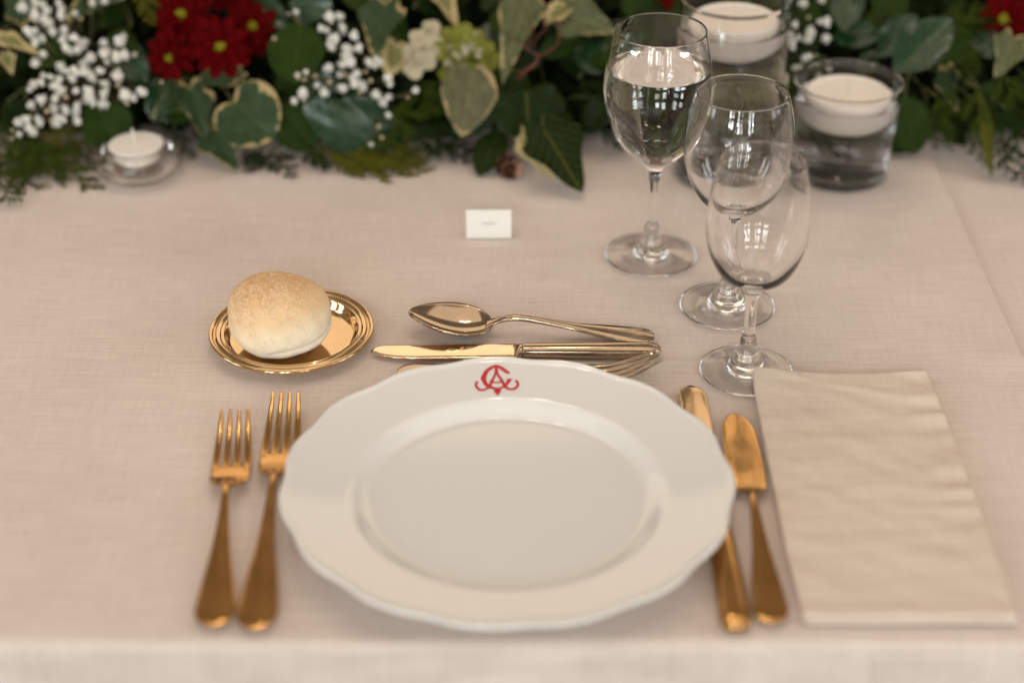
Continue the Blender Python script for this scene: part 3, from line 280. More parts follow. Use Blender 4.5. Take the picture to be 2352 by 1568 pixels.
CON_P = [[[-0.4042,1.3497,0.0157],[-0.3356,1.2859,0.0051],0.7,1,[-0.076,-0.242,0.967]],[[-0.4187,1.3478,0.0126],[-0.3756,1.2651,0.0056],0.7,1,[-0.039,-0.104,0.994]],[[-0.4256,1.3168,0.0117],[-0.3901,1.2601,0.005],1,1,[-0.042,-0.143,0.989]],[[-0.37,1.3498,0.0275],[-0.4068,1.3565,0.0084],1,2,[-0.479,-0.394,0.784]],[[-0.3809,1.3508,0.029],[-0.3448,1.3554,0.0069],0.9,2,[0.513,-0.407,0.755]],[[-0.4278,1.35,0.0274],[-0.387,1.3491,0.0079],1,1,[0.38,-0.433,0.817]],[[-0.1572,1.3399,0.0124],[-0.067,1.3347,0.0061],0.7,2,[0.038,-0.421,0.906]],[[-0.1498,1.3352,0.0087],[-0.0604,1.3003,0.0057],0.5,2,[-0.112,-0.367,0.924]],[[-0.1366,1.3536,0.0138],[-0.0779,1.3493,0.0277],0.8,1,[-0.239,-0.421,0.875]],[[-0.2018,1.3489,0.008],[-0.1804,1.3095,0.0054],0.9,0,[-0.109,-0.126,0.986]],[[-0.2096,1.3535,0.0078],[-0.2203,1.321,0.0049],0.8,0,[0.166,-0.143,0.976]],[[-0.1728,1.3489,0.0081],[-0.1487,1.3214,0.0055],0.8,0,[-0.142,-0.214,0.966]],[[-0.1729,1.3518,0.0107],[-0.106,1.3241,0.0061],0.7,1,[-0.09,-0.369,0.925]],[[-0.1066,1.3532,0.0378],[-0.0561,1.358,0.0493],0.8,1,[-0.158,-0.455,0.877]],[[-0.0998,1.3539,0.0256],[-0.0456,1.3558,0.0287],0.9,0,[-0.036,-0.429,0.902]],[[-0.0855,1.3538,0.0217],[-0.0277,1.3552,0.007],0.8,0,[0.232,-0.429,0.873]],[[-0.0641,1.3563,0.0125],[-0.0346,1.336,0.0063],0.8,0,[-0.061,-0.371,0.927]],[[0.0556,1.373,0.0641],[0.0956,1.3643,0.0406],0.9,0,[0.332,-0.548,0.768]],[[0.0808,1.3635,0.0488],[0.1109,1.3618,0.0139],0.9,0,[0.577,-0.623,0.528]],[[0.0739,1.3566,0.0244],[0.0965,1.3588,0.0053],0.7,0,[0.592,-0.487,0.642]],[[-0.3074,1.4227,0.1249],[-0.2939,1.3797,0.1066],0.7,2,[0.073,-0.371,0.926]],[[-0.3201,1.4139,0.0938],[-0.3321,1.3854,0.0705],0.9,1,[0.024,-0.638,0.769]],[[0.3503,1.3613,0.0537],[0.376,1.3619,0.0099],0.8,1,[0.574,-0.75,0.327]],[[0.3647,1.3651,0.0598],[0.3664,1.3572,0.0061],0.8,1,[-0.157,-0.978,0.14]],[[0.3971,1.3595,0.0506],[0.4028,1.3103,0.0062],1,0,[-0.103,-0.672,0.733]],[[0.4079,1.3558,0.0444],[0.4143,1.2962,0.0062],1,0,[-0.115,-0.545,0.83]],[[0.376,1.3556,0.0406],[0.3857,1.3453,0.0058],0.9,0,[0.116,-0.943,0.313]],[[0.356,1.4139,0.0937],[0.4075,1.4229,0.1057],0.9,1,[-0.13,-0.437,0.89]],[[0.3868,1.3968,0.0813],[0.3707,1.3721,0.0528],0.9,1,[-0.256,-0.654,0.712]],[[0.3742,1.4139,0.0937],[0.4235,1.4274,0.1039],0.9,0,[-0.072,-0.421,0.904]],[[0.4287,1.3779,0.062],[0.4153,1.3587,0.0234],0.9,0,[-0.351,-0.784,0.512]],[[0.2377,1.3584,0.0195],[0.2645,1.3589,0.0053],0.8,0,[0.419,-0.475,0.774]],[[0.139,1.3643,0.0406],[0.1259,1.3635,0.0091],0.9,0,[-0.599,-0.754,0.268]],[[0.2011,1.3585,0.0235],[0.1881,1.3616,0.006],0.9,0,[-0.746,-0.471,0.47]],[[-0.4041,1.3684,0.0466],[-0.4306,1.3606,0.0264],1,0,[-0.341,-0.636,0.692]],[[-0.282,1.3603,0.0226],[-0.2682,1.3539,0.0048],0.8,0,[0.461,-0.658,0.596]],[[0.3318,1.3814,0.0605],[0.3217,1.364,0.0249],0.9,0,[-0.299,-0.822,0.484]],[[0.1684,1.389,0.0729],[0.2039,1.3739,0.0598],0.9,2,[0.099,-0.508,0.855]],[[0.1396,1.385,0.0629],[0.1109,1.4041,0.0822],0.8,1,[0.153,-0.582,0.799]],[[0.1897,1.371,0.0514],[0.1605,1.3739,0.0599],0.9,1,[0.202,-0.473,0.857]],[[-0.0829,1.4271,0.1041],[-0.0502,1.4443,0.113],0.9,0,[0.001,-0.46,0.888]],[[-0.06,1.3738,0.0599],[-0.0889,1.3643,0.0445],0.8,1,[-0.247,-0.544,0.802]],[[-0.4139,1.3499,0.0235],[-0.3634,1.3047,0.005],0.6,1,[0.04,-0.34,0.94]],[[-0.3969,1.3497,0.0157],[-0.3498,1.3169,0.0057],0.6,2,[-0.022,-0.32,0.947]],[[-0.4314,1.3405,0.0121],[-0.3804,1.3096,0.0054],0.7,1,[-0.059,-0.304,0.951]],[[-0.4295,1.3498,0.0156],[-0.3997,1.3254,0.0075],0.7,2,[0.003,-0.312,0.95]],[[-0.3795,1.3541,0.0176],[-0.3465,1.3357,0.0057],0.6,1,[0.1,-0.407,0.908]],[[-0.1469,1.3444,0.0102],[-0.0845,1.3235,0.0052],0.5,2,[-0.057,-0.391,0.919]],[[-0.1285,1.3397,0.0085],[-0.063,1.3235,0.0052],0.45,2,[-0.054,-0.401,0.915]],[[-0.2236,1.3489,0.008],[-0.1962,1.3235,0.0052],0.7,0,[-0.131,-0.248,0.96]],[[-0.1184,1.3517,0.0107],[-0.0604,1.3524,0.0064],0.6,1,[0.073,-0.422,0.904]],[[0.1535,1.3586,0.0313],[0.1403,1.3588,0.0053],0.8,0,[-0.656,-0.681,0.326]],[[0.2625,1.3586,0.0274],[0.2865,1.3589,0.0053],0.8,0,[0.563,-0.563,0.605]],[[0.2987,1.3587,0.0273],[0.3198,1.3617,0.0059],0.8,0,[0.645,-0.518,0.562]],[[0.2117,1.3586,0.0274],[0.2243,1.3589,0.0053],0.8,0,[0.601,-0.726,0.334]],[[0.1754,1.3595,0.029],[0.1695,1.3588,0.0053],0.8,0,[-0.498,-0.854,0.148]],[[0.3815,1.3607,0.0617],[0.3907,1.3197,0.0063],0.6,1,[-0.063,-0.807,0.587]],[[0.4049,1.3766,0.0742],[0.4279,1.3584,0.0115],0.7,1,[0.183,-0.924,0.335]],[[0.3436,1.3555,0.0406],[0.3581,1.3522,0.0057],0.6,1,[0.384,-0.89,0.245]]]
EMS = [[[0.0017,0.12028,0.00176,0.1209],[0.00137,0.12012,0.00146,0.12117],[0.00088,0.11989,0.00105,0.12156],[0.00028,0.11972,0.00065,0.12198],[-0.00037,0.11975,0.00034,0.12236],[-0.00095,0.12002,9e-05,0.12267],[-0.00144,0.12039,-0.00023,0.12302],[-0.00189,0.12081,-0.00063,0.12345],[-0.0024,0.12127,-0.00112,0.12393],[-0.003,0.12185,-0.00167,0.12451],[-0.00363,0.12248,-0.0023,0.12518],[-0.00425,0.12309,-0.00305,0.12589],[-0.00491,0.12364,-0.00387,0.1265],[-0.00566,0.12423,-0.00475,0.12703],[-0.00645,0.12484,-0.00573,0.12753],[-0.0072,0.12529,-0.0068,0.12791],[-0.00786,0.12543,-0.00793,0.12803],[-0.00853,0.12522,-0.00905,0.12778],[-0.00927,0.12471,-0.01011,0.12728],[-0.01004,0.12402,-0.01109,0.12666],[-0.01077,0.12329,-0.01197,0.12602],[-0.01141,0.12259,-0.0128,0.12533],[-0.01198,0.12186,-0.0136,0.12454],[-0.01248,0.12109,-0.01434,0.12366],[-0.0129,0.1203,-0.01502,0.12268],[-0.01324,0.11945,-0.01563,0.12157],[-0.01353,0.11851,-0.01616,0.12039],[-0.01377,0.11756,-0.01659,0.11921],[-0.01394,0.11674,-0.01692,0.11807],[-0.01403,0.11614,-0.01714,0.11698],[-0.01406,0.11569,-0.01723,0.11591],[-0.01406,0.11524,-0.01721,0.11489],[-0.01403,0.11466,-0.01711,0.11391],[-0.01397,0.11397,-0.01692,0.1129],[-0.01389,0.11326,-0.01665,0.11185],[-0.01376,0.11257,-0.01628,0.1108],[-0.01359,0.11194,-0.01582,0.1098],[-0.01332,0.11132,-0.01528,0.10888],[-0.01296,0.11066,-0.01467,0.10807],[-0.01254,0.11003,-0.01402,0.10736],[-0.0121,0.10945,-0.01336,0.10675],[-0.01168,0.10896,-0.01271,0.10627],[-0.01125,0.10854,-0.01204,0.1059],[-0.01074,0.10816,-0.01134,0.10561],[-0.01012,0.1078,-0.01057,0.10537],[-0.00933,0.10742,-0.00968,0.10515],[-0.00844,0.10706,-0.00868,0.10495],[-0.00753,0.1068,-0.00765,0.10482],[-0.00669,0.10671,-0.00665,0.10482],[-0.00592,0.10682,-0.0057,0.10499],[-0.00513,0.10709,-0.00479,0.10529],[-0.00439,0.10747,-0.00394,0.10566],[-0.00373,0.10791,-0.00316,0.10608],[-0.00318,0.10838,-0.00244,0.10654],[-0.00272,0.10892,-0.00179,0.10707],[-0.00231,0.10952,-0.00121,0.10764],[-0.00193,0.11013,-0.00065,0.10826],[-0.00158,0.11078,-0.00013,0.10897],[-0.00126,0.11148,0.00035,0.10974],[-0.00097,0.11221,0.00077,0.11047],[-0.00072,0.11292,0.00116,0.11111],[-0.00054,0.11356,0.00153,0.11171],[-0.00041,0.11416,0.00188,0.1123],[-0.00033,0.1147,0.0022,0.11283],[-0.00044,0.1142,0.0026,0.1142],[-0.00045,0.11453,0.00278,0.11453],[-0.00052,0.11478,0.00289,0.11477],[-0.0006,0.11495,0.00297,0.11494],[-0.00066,0.11508,0.00303,0.11507]],[[-0.0177,0.11718,-0.01784,0.11686],[-0.01729,0.11722,-0.01768,0.11631],[-0.01665,0.11726,-0.01747,0.11553],[-0.01589,0.11698,-0.01745,0.11493],[-0.0153,0.11559,-0.01769,0.11542],[-0.01576,0.11416,-0.01753,0.11579],[-0.01647,0.11366,-0.01753,0.11509],[-0.01713,0.11344,-0.01765,0.1142],[-0.01757,0.11331,-0.01775,0.11357]],[[-0.0068,0.12715,-0.00855,0.12725],[-0.00684,0.12629,-0.00857,0.12639],[-0.00688,0.12505,-0.00859,0.12517],[-0.00695,0.12367,-0.00863,0.12384],[-0.00704,0.12243,-0.00869,0.12266],[-0.00714,0.12145,-0.00874,0.12174],[-0.00726,0.12055,-0.00878,0.12093],[-0.00743,0.11958,-0.00888,0.12013],[-0.00769,0.11845,-0.00908,0.11918],[-0.00807,0.11705,-0.00945,0.11793],[-0.00853,0.1155,-0.00997,0.11648],[-0.009,0.11398,-0.01051,0.11501],[-0.00939,0.11267,-0.01098,0.11366],[-0.00965,0.11162,-0.01131,0.11251],[-0.00986,0.11066,-0.01156,0.11154],[-0.01011,0.1097,-0.01178,0.11075],[-0.01045,0.10872,-0.01201,0.11006],[-0.0109,0.10781,-0.01232,0.10936],[-0.0114,0.10701,-0.01268,0.10866],[-0.01191,0.10631,-0.01307,0.10798],[-0.0124,0.1057,-0.01346,0.10735],[-0.01287,0.10516,-0.01383,0.1068],[-0.01334,0.10468,-0.01417,0.10633],[-0.01384,0.10426,-0.01451,0.10594],[-0.01437,0.1039,-0.0149,0.10562],[-0.01493,0.10358,-0.01535,0.10536],[-0.01553,0.1033,-0.01583,0.10516],[-0.01616,0.10311,-0.0163,0.10506],[-0.01682,0.10306,-0.01675,0.10507],[-0.01747,0.10315,-0.0172,0.10518],[-0.01813,0.10336,-0.01768,0.1054],[-0.01877,0.10369,-0.01813,0.10569],[-0.01938,0.10414,-0.01852,0.10603],[-0.01994,0.10476,-0.01888,0.10647],[-0.02045,0.10548,-0.01924,0.10704],[-0.02087,0.10623,-0.01956,0.10765],[-0.0212,0.10694,-0.01979,0.10815],[-0.02143,0.10764,-0.0199,0.10847],[-0.02153,0.10834,-0.01996,0.1087],[-0.02154,0.10897,-0.01998,0.10896],[-0.02151,0.10956,-0.01997,0.10927],[-0.02145,0.11019,-0.0199,0.10962],[-0.02134,0.11088,-0.01978,0.10996],[-0.02114,0.11156,-0.01967,0.11017],[-0.02067,0.11223,-0.01979,0.11008],[-0.01996,0.11235,-0.02002,0.11009],[-0.01951,0.11203,-0.0199,0.11022],[-0.01925,0.11169,-0.01962,0.11027],[-0.0191,0.11147,-0.0194,0.11029]],[[-0.00681,0.12705,-0.00854,0.12673],[-0.00674,0.12619,-0.00846,0.12587],[-0.00664,0.12495,-0.00833,0.12462],[-0.00652,0.12362,-0.00818,0.12325],[-0.00639,0.12245,-0.00802,0.12205],[-0.0063,0.12155,-0.0079,0.12114],[-0.00622,0.12083,-0.00777,0.1203],[-0.0061,0.12017,-0.00756,0.11937],[-0.00585,0.11938,-0.00722,0.1183],[-0.00537,0.11835,-0.0067,0.11705],[-0.00472,0.11715,-0.00607,0.11572],[-0.004,0.11587,-0.00543,0.1144],[-0.00335,0.11457,-0.00489,0.11318],[-0.0028,0.11327,-0.00446,0.11199],[-0.00233,0.11201,-0.00405,0.11075],[-0.00191,0.11088,-0.00365,0.10952],[-0.00153,0.10996,-0.00321,0.10843],[-0.0012,0.10922,-0.00278,0.10755],[-0.00092,0.10864,-0.00235,0.10683],[-0.00066,0.10816,-0.00188,0.10621],[-0.00035,0.1077,-0.00136,0.10567],[4e-05,0.10725,-0.00076,0.1052],[0.00049,0.10681,-0.00011,0.10484],[0.00097,0.10644,0.00054,0.10456],[0.00145,0.10619,0.00117,0.10435],[0.00192,0.10608,0.00178,0.1042],[0.0024,0.10607,0.0024,0.10411],[0.00286,0.10615,0.00302,0.10411],[0.00329,0.1063,0.00363,0.10422],[0.00371,0.10653,0.00425,0.10446],[0.00413,0.10684,0.00484,0.10481],[0.00454,0.10722,0.0054,0.10523],[0.00491,0.10761,0.0059,0.10571],[0.00525,0.10804,0.00637,0.10626],[0.00556,0.1085,0.0068,0.1069],[0.0058,0.10894,0.00718,0.10761],[0.00594,0.10928,0.00747,0.1084],[0.00599,0.10954,0.0076,0.10926],[0.006,0.10986,0.00759,0.11007],[0.00597,0.11024,0.00748,0.1108],[0.00589,0.1106,0.00732,0.11147],[0.00573,0.11095,0.0071,0.11216],[0.00551,0.1113,0.00682,0.11284],[0.0053,0.11156,0.00648,0.11344],[0.00531,0.11161,0.00596,0.11392],[0.00552,0.11169,0.00525,0.1139],[0.00543,0.11183,0.00484,0.11346],[0.00518,0.11184,0.00466,0.11304],[0.00497,0.11182,0.00456,0.11279]],[[-0.0102,0.11311,-0.01059,0.11165],[-0.00971,0.11281,-0.01009,0.11142],[-0.00904,0.11236,-0.00936,0.11106],[-0.00829,0.11197,-0.00849,0.11071],[-0.00757,0.1118,-0.00757,0.11055],[-0.00675,0.11196,-0.00659,0.11069],[-0.00579,0.11234,-0.00554,0.111],[-0.00489,0.11277,-0.00461,0.11134],[-0.00426,0.11306,-0.00397,0.11156]],[[-0.01208,0.11188,-0.01194,0.11156],[-0.01188,0.11226,-0.01162,0.11164],[-0.01159,0.11282,-0.01114,0.11175],[-0.0113,0.11337,-0.01067,0.11186],[-0.0111,0.11375,-0.01034,0.11193]],[[-0.00254,0.11231,-0.00244,0.11265],[-0.00284,0.1123,-0.00263,0.11297],[-0.00326,0.1123,-0.00291,0.11344],[-0.00369,0.11229,-0.00319,0.1139],[-0.00398,0.11228,-0.00338,0.11422]],[[-0.0043,0.10604,-0.00904,0.10598],[-0.00451,0.10526,-0.00882,0.1052],[-0.00472,0.10447,-0.0086,0.10442],[-0.00442,0.10384,-0.0089,0.10378],[-0.00412,0.10321,-0.00919,0.10315],[-0.00452,0.10258,-0.00878,0.10253],[-0.00493,0.10209,-0.00836,0.10176],[-0.00537,0.10133,-0.00781,0.10095],[-0.0058,0.10046,-0.00726,0.10024],[-0.00608,0.09955,-0.00687,0.09943],[-0.00635,0.09863,-0.00648,0.09861]]]
RSTEM = [[[[0.0395,1.4074,0.1097],[0.0388,1.3876,0.1004],[0.0379,1.3763,0.0936],[0.0307,1.3691,0.0896],[0.0221,1.3646,0.0862]],0.0012],[[[0.0141,1.3993,0.1042],[0.0165,1.3829,0.1004],[0.0139,1.3763,0.0936],[0.0122,1.3743,0.0867]],0.001],[[[-0.004,1.3884,0.0982],[0.0086,1.3734,0.0928],[0.0221,1.365,0.0868]],0.001],[[[0.0221,1.3658,0.088],[0.0199,1.3603,0.083],[0.0139,1.3615,0.0775],[0.005,1.368,0.0655]],0.0026],[[[0.0339,1.3966,0.1037],[0.023,1.3838,0.0981],[0.0172,1.3747,0.0911]],0.0008],[[[-0.0094,1.376,0.0745],[0.005,1.3639,0.0738],[0.0128,1.3615,0.0775]],0.001]]

# ================================================================== tablecloths
def cloth(name, x0, x1, zoff, seed, label, hemx=None, extra=()):
    xs = sorted(set([round(x0 + (x1 - x0) * i / 110, 5) for i in range(111)] + [round(x, 5) for x in extra]))
    rows = [('t', 2.35 - (2.35 - .752) * i / 150) for i in range(151)] + [('a', i / 8) for i in range(1, 9)] + [('d', .02 * i) for i in range(1, 26)]
    V, F = [], []
    for kind, s in rows:
        for x in xs:
            nz = noise.noise((x * 5 + seed, s * 5 if kind == 't' else 3.7, seed)) * .0014 + noise.noise((x * 3 + seed, (s if kind == 't' else .75) * 42, 8.3)) * .00030 + noise.noise((x * 2 + seed, (s if kind == 't' else .75) * 13, 3.1)) * .0005
            hem = .0 if hemx is None else (.0005 * ss(hemx - .0015, hemx + .0015, x) - .0007 * ss(x1 - .004, x1, x))
            z = zoff + nz + hem
            if kind == 't':
                y = s
                z += .0018 * math.exp(-((y - 1.036) / .004) ** 2) * ss(.285, .32, x) - .001 * math.exp(-((y - 1.024) / .006) ** 2) * ss(.285, .32, x)
                z += .0010 * math.exp(-((y - .84 - .05 * x) / .02) ** 2) * ss(-.3, -.45, x)
            else:
                r = .007 + .0015 * noise.noise((x * 6, seed, 0)); a = (s if kind == 'a' else 1) * math.pi / 2
                y = .752 - r * math.sin(a) ; z = z - r * (1 - math.cos(a))
                if kind == 'd':
                    z -= s; y -= .35 * s * .12 + .006 * math.sin(x * 17 + seed) * min(s * 6, 1)
            V.append((x, y, z))
    n = len(xs)
    for k in range(len(rows) - 1):
        for i in range(n - 1): F.append((k * n + i, (k + 1) * n + i, (k + 1) * n + i + 1, k * n + i + 1))
    return tag(link(name, V, F, CLOTH), label, 'tablecloth')
cloth('tablecloth', -1.15, .3525, 0, 1.3, 'beige linen top cloth under the plate, hemmed on one side', .3045, [.3025, .3035, .3045, .3055, .3065, .3495, .3505, .351, .352])
cloth('tablecloth', .2, 1.25, -.0034, 7.7, 'beige under cloth showing beyond the hemmed edge of the top cloth')

# ================================================================== dinner plate
def plate_z(r):
    if r < .0815: return .0092
    if r < .098:
        t = (r - .0815) / .0165; return .0092 + .0073 * (t * t * (2.6 - 1.6 * t))
    t = (r - .098) / .038; return .0165 + .0058 * t + .0012 * t * t
N0 = R(11)
def scallop(r, z, a):
    if r < .1: return r, z
    k = ((r - .1) / .0365) ** 2; d = .5 + .5 * math.cos(15 * (a - N0)); d = d ** 1.5
    return r - .0025 * k * d, z + .0004 * k * (1 - d)
pl = thing('dinner_plate', 'white porcelain dinner plate with scalloped rim and red monogram', 'plate', (-.0028, .8679, .0006))
prof = [(0, .0030), (.060, .0030), (.084, .0026), (.0865, 0), (.090, 0), (.0915, .0022)] + [(.098 + .0375 * t / 8, plate_z(.098 + .036 * t / 8) - .0046 + .0012 * t / 8) for t in range(1, 8)]
prof += [(.1352, .0200), (.1364, .0212), (.1366, .0226), (.1360, .0236), (.1348, .02385)] + [(.1335 - .0355 * t / 12, plate_z(.1335 - .0355 * t / 12)) for t in range(13)] + [(.098 - .0165 * t / 14, plate_z(.098 - .0165 * t / 14)) for t in range(1, 15)] + [(.078, .0092), (.072, .0092), (.05, .0092), (.03, .0092), (0, .0092)]
V, F = lathe(prof, 240, scallop); link('body', V, F, PORC, pl)
EV, EF = [], []
for k, rib in enumerate(EMS):
    o = len(EV)
    for lx, ly, rx, ry in rib:
        for x, y in ((lx, ly), (rx, ry)): r_ = math.hypot(x, y); EV.append((x, y, scallop(r_, plate_z(r_), math.atan2(y, x))[1] + .00022 + .00003 * k))
    for i in range(len(rib) - 1): EF.append((o + 2 * i, o + 2 * i + 1, o + 2 * i + 3, o + 2 * i + 2))
EM = link('monogram', EV, EF, RED, pl, smooth=False); EM['label'] = 'red entwined monogram with scrolled ends'

# ================================================================== bread plate and roll
bp = thing('bread_plate', 'small gilt saucer with ridged rim under the bread roll', 'plate', (-.1538, 1.0638, .0006))
prof = [(0, .0002), (.040, .0002), (.043, .0012), (.0520, .0060), (.0558, .0068), (.0571, .0078), (.0573, .0090), (.0566, .0098), (.0554, .0098), (.0543, .0090), (.0536, .0084), (.0528, .0088), (.0518, .0096), (.0506, .0098), (.0494, .0093), (.0486, .0086), (.0479, .0087), (.0470, .0089), (.0462, .0082), (.0450, .0060), (.0436, .0034), (.0424, .0024), (.0400, .0021), (.030, .0021), (0, .0021)]
V, F = lathe(crom(prof, 4), 128); link('dish', V, F, GOLD, bp)
V, F = [], []; nu, nv = 128, 80
br = thing('bread_roll', 'round floured bread roll with pale sides on the gilt saucer', 'bread', (-.1572, 1.0505, .0028))
for j in range(nv + 1):
    ph = -math.pi / 2 + math.pi * j / nv
    for i in range(nu):
        a = 2 * math.pi * i / nu; cp, sp_ = max(math.cos(ph), 0) ** .80, math.copysign(abs(math.sin(ph)) ** .74, math.sin(ph)); d = Vector((cp * math.cos(a), cp * math.sin(a), sp_))
        q = Vector((d.x * .0352, d.y * .0335, d.z * (.0272 if d.z > 0 else .027)))
        if d.z < 0: q.x *= 1 - .16 * d.z * d.z * 1.3; q.y *= 1 - .12 * d.z * d.z
        q *= 1 + .035 * noise.noise(d * 1.6 + Vector((3, 1, 7))) + .012 * noise.noise(d * 4 + Vector((1, 5, 2)))
        q.x *= 1 - .03 * d.z; q.z += .004 * d.x * -1 * (d.z > -.2) * (d.z + .2)
        # crease running round the lower front and side
        cl = -.40 + .20 * math.sin(a + .55) + .05 * math.sin(3 * a + 1); fr = ss(-1.9, -1.3, math.remainder(a, 2 * math.pi)) * (1 - ss(.1, .7, math.remainder(a, 2 * math.pi)))
        q *= 1 - .055 * fr * math.exp(-((d.z - cl) / .045) ** 2) + .03 * fr * math.exp(-((d.z - cl + .16) / .10) ** 2)
        z0 = -.0235; 
        if q.z < z0: q.z = z0 + (q.z - z0) * .15
        V.append(q + Vector((0, 0, .0245)))
for j in range(nv):
    for i in range(nu):
        k = (i + 1) % nu; F.append((j * nu + i, j * nu + k, (j + 1) * nu + k, (j + 1) * nu + i))
link('crust', V, F, BREAD, br)
br.rotation_euler = (R(-4), R(-5), 0)

# ================================================================== cutlery
def place(name, label, end, tip, group):
    e, t = Vector(end), Vector(tip); d = t - e
    return thing(name, label, 'fork' if 'fork' in name else 'spoon' if 'spoon' in name else 'knife', (e.x, e.y, .0008), math.atan2(-d.x, d.y), group), math.hypot(d.x, d.y)
def fork(name, label, end, tip, m, zs=1.0):
    t, L = place(name, label, end, tip, None); k = L / .204
    rows = [(0, .0020, .0042, .0006), (.0015, .0058, .0042, .0010), (.005, .0092, .0042, .0013), (.011, .0112, .0043, .0015), (.019, .0112, .0046, .0016), (.036, .0092, .0056, .0017), (.060, .0060, .0078, .0019), (.085, .0036, .0105, .0022), (.104, .0026, .0130, .0025), (.112, .0025, .0134, .0026), (.118, .0028, .0130, .0024)]
    rows = crom(rows, 4); zh = 1 if zs == 1 else .72; V, F = loft([(y * k, w, z * zh, h) for y, w, z, h in rows]); link('handle', V, F, m, t)
    hd = crom([(.1172, .0028, .0131, .0023), (.1215, .0042, .0118, .0018), (.126, .0085, .0094, .0014), (.132, .0114, .0062, .0012), (.139, .0122, .0042, .0011), (.147, .0122, .0032, .0011), (.152, .0120, .0031, .0010)], 4)
    V, F = loft([(y * k, w, z * zh, h) for y, w, z, h in hd]); link('head', V, F, m, t)
    for i in range(4):
        x = (i - 1.5) * .0066; xt = (i - 1.5) * .0056
        tn = crom([(.149, .0024, .0031, .00105, x), (.158, .0023, .0032, .0010, x), (.172, .0021, .0046, .0010, x + (xt - x) * .3), (.188, .0017, .0080, .0009, x + (xt - x) * .7), (.200, .0011, .0118, .0007, xt), (.2035, .0007, .0130, .0005, xt), (.204, .0002, .0132, .0002, xt)], 4)
        V, F = loft([(y * k, w, .0031 * zh + (z - .0031) * zs, h, xx) for y, w, z, h, xx in tn], 12); link('tine', V, F, m, t)
    return t
fork('table_fork', 'shorter gilt fork, outer one beside the plate', (-.1648, .7555), (-.1788, .9576), GOLD_SOFT)
fork('table_fork', 'longer gilt fork tucked against the plate rim', (-.1416, .7526), (-.1481, .9781), GOLD_SOFT)
fork('dessert_fork', 'gilt dessert fork half hidden behind the plate, lying crosswise', (-.0777, 1.0162), (.1005, 1.0152), STEEL, 1.65)
t, L = place('dessert_spoon', 'polished dessert spoon lying crosswise above the dessert knife', (.0992, 1.0593), (-.0721, 1.0755), None)
rows = crom([(0, .0026, .0048, .0007), (.0015, .0060, .0048, .0012), (.005, .0092, .0049, .0018), (.010, .0106, .0050, .0022), (.018, .0104, .0056, .0024), (.036, .0080, .0074, .0025), (.056, .0046, .0098, .0021), (.078, .0031, .0130, .0023), (.092, .0027, .0146, .0024), (.100, .0027, .0146, .0024), (.107, .0031, .0128, .0021), (.1125, .0044, .0106, .0016), (.118, .0064, .0092, .0008)], 4)
V, F = loft(rows); link('handle', V, F, STEEL, t)
V, F = [], []; y0, y1 = .1135, L; nu, nv = 24, 36
def bowl_pt(u, v, out):
    s = v; y = y0 + (y1 - y0) * s
    w = .0193 * (max(0, math.sin(math.pi * s ** .82)) ** .62) * (1.05 - .12 * s) + .0012
    zr = .0086 + .0078 * s ** .8; dep = .0088 * max(0, math.sin(math.pi * s ** .85)) ** .8
    z = zr - dep * (1 - abs(u) ** 2.2)
    return (u * w * (1.03 if out else 1), y + ((.0006 * (1 if s > .5 else -1)) if out else 0), z - (.0012 if out else 0))
for out in (0, 1):
    for j in range(nv + 1):
        for i in range(nu + 1): V.append(bowl_pt(-1 + 2 * i / nu, j / nv, out))
M_ = (nu + 1) * (nv + 1)
for j in range(nv):
    for i in range(nu):
        q = (j * (nu + 1) + i, j * (nu + 1) + i + 1, (j + 1) * (nu + 1) + i + 1, (j + 1) * (nu + 1) + i); F.append(q); F.append(tuple(M_ + x for x in reversed(q)))
rim = [j * (nu + 1) for j in range(nv + 1)] + [nv * (nu + 1) + i for i in range(1, nu + 1)] + [j * (nu + 1) + nu for j in range(nv - 1, -1, -1)] + [i for i in range(nu - 1, 0, -1)]
for a, b in zip(rim, rim[1:] + rim[:1]): F.append((a, b, M_ + b, M_ + a))
link('bowl', V, F, STEEL, t)
def knife(name, label, end, tip, hl, hw, bw, m, mb, side=1):
    t, L = place(name, label, end, tip, None)
    H = crom([(0, .30 * hw, .0056, .0018), (.0012, .62 * hw, .0056, .0032), (.004, .88 * hw, .0056, .0043), (.009, hw, .0056, .0049), (.02, hw, .0056, .0050), (hl * .5, hw * .95, .0055, .0049), (hl * .8, hw * .88, .0054, .0046), (hl * .95, hw * .85, .0053, .0044), (hl - .0004, hw * .85, .0053, .0044)], 5)
    V, F = loft(H, 28, 2.4); hd = link('handle', V, F, m, t)
    V, F = loft([(hl, hw * .76, .0052, .0038), (hl + .0015, hw * .92, .0052, .0038), (hl + .0028, hw * .92, .0051, .0034), (hl + .0045, bw * .93, .0050, .0016), (hl + .0056, bw * .95, .0049, .0011)], 28, 2.4); link('bolster', V, F, m, t)
    b0 = hl + .0050; n = 40; rows = []
    for i in range(n + 1):
        s = i / n; y = b0 + (L - b0) * s
        f = 1 - max(0, (s - .62) / .38) ** (3.2 if side > 0 else 6); lo = bw * (f if s < 1 else .02); up = bw * (1 - .16 * s) * (1 if s < .9 else max(.02, math.sqrt(max(0, 1 - ((s - .9) / .1) ** 2))))
        if side < 0: lo = bw * math.sqrt(max(0, 1 - (max(0, s - .90) / .1) ** 2)); up = bw * (1 - .12 * s) * math.sqrt(max(0, 1 - (max(0, s - .93) / .07) ** 2))
        lo = max(lo, .0003); up = max(up, .0003); hwid = (lo + up) / 2; rows.append((y, hwid, .0048 - .0012 * s, .0009 * (1 - .3 * s), side * (up - lo) / 2))
    V, F = loft(rows, 16, 5); bl = link('blade', V, F, mb, t)
    return t, bl, b0, L
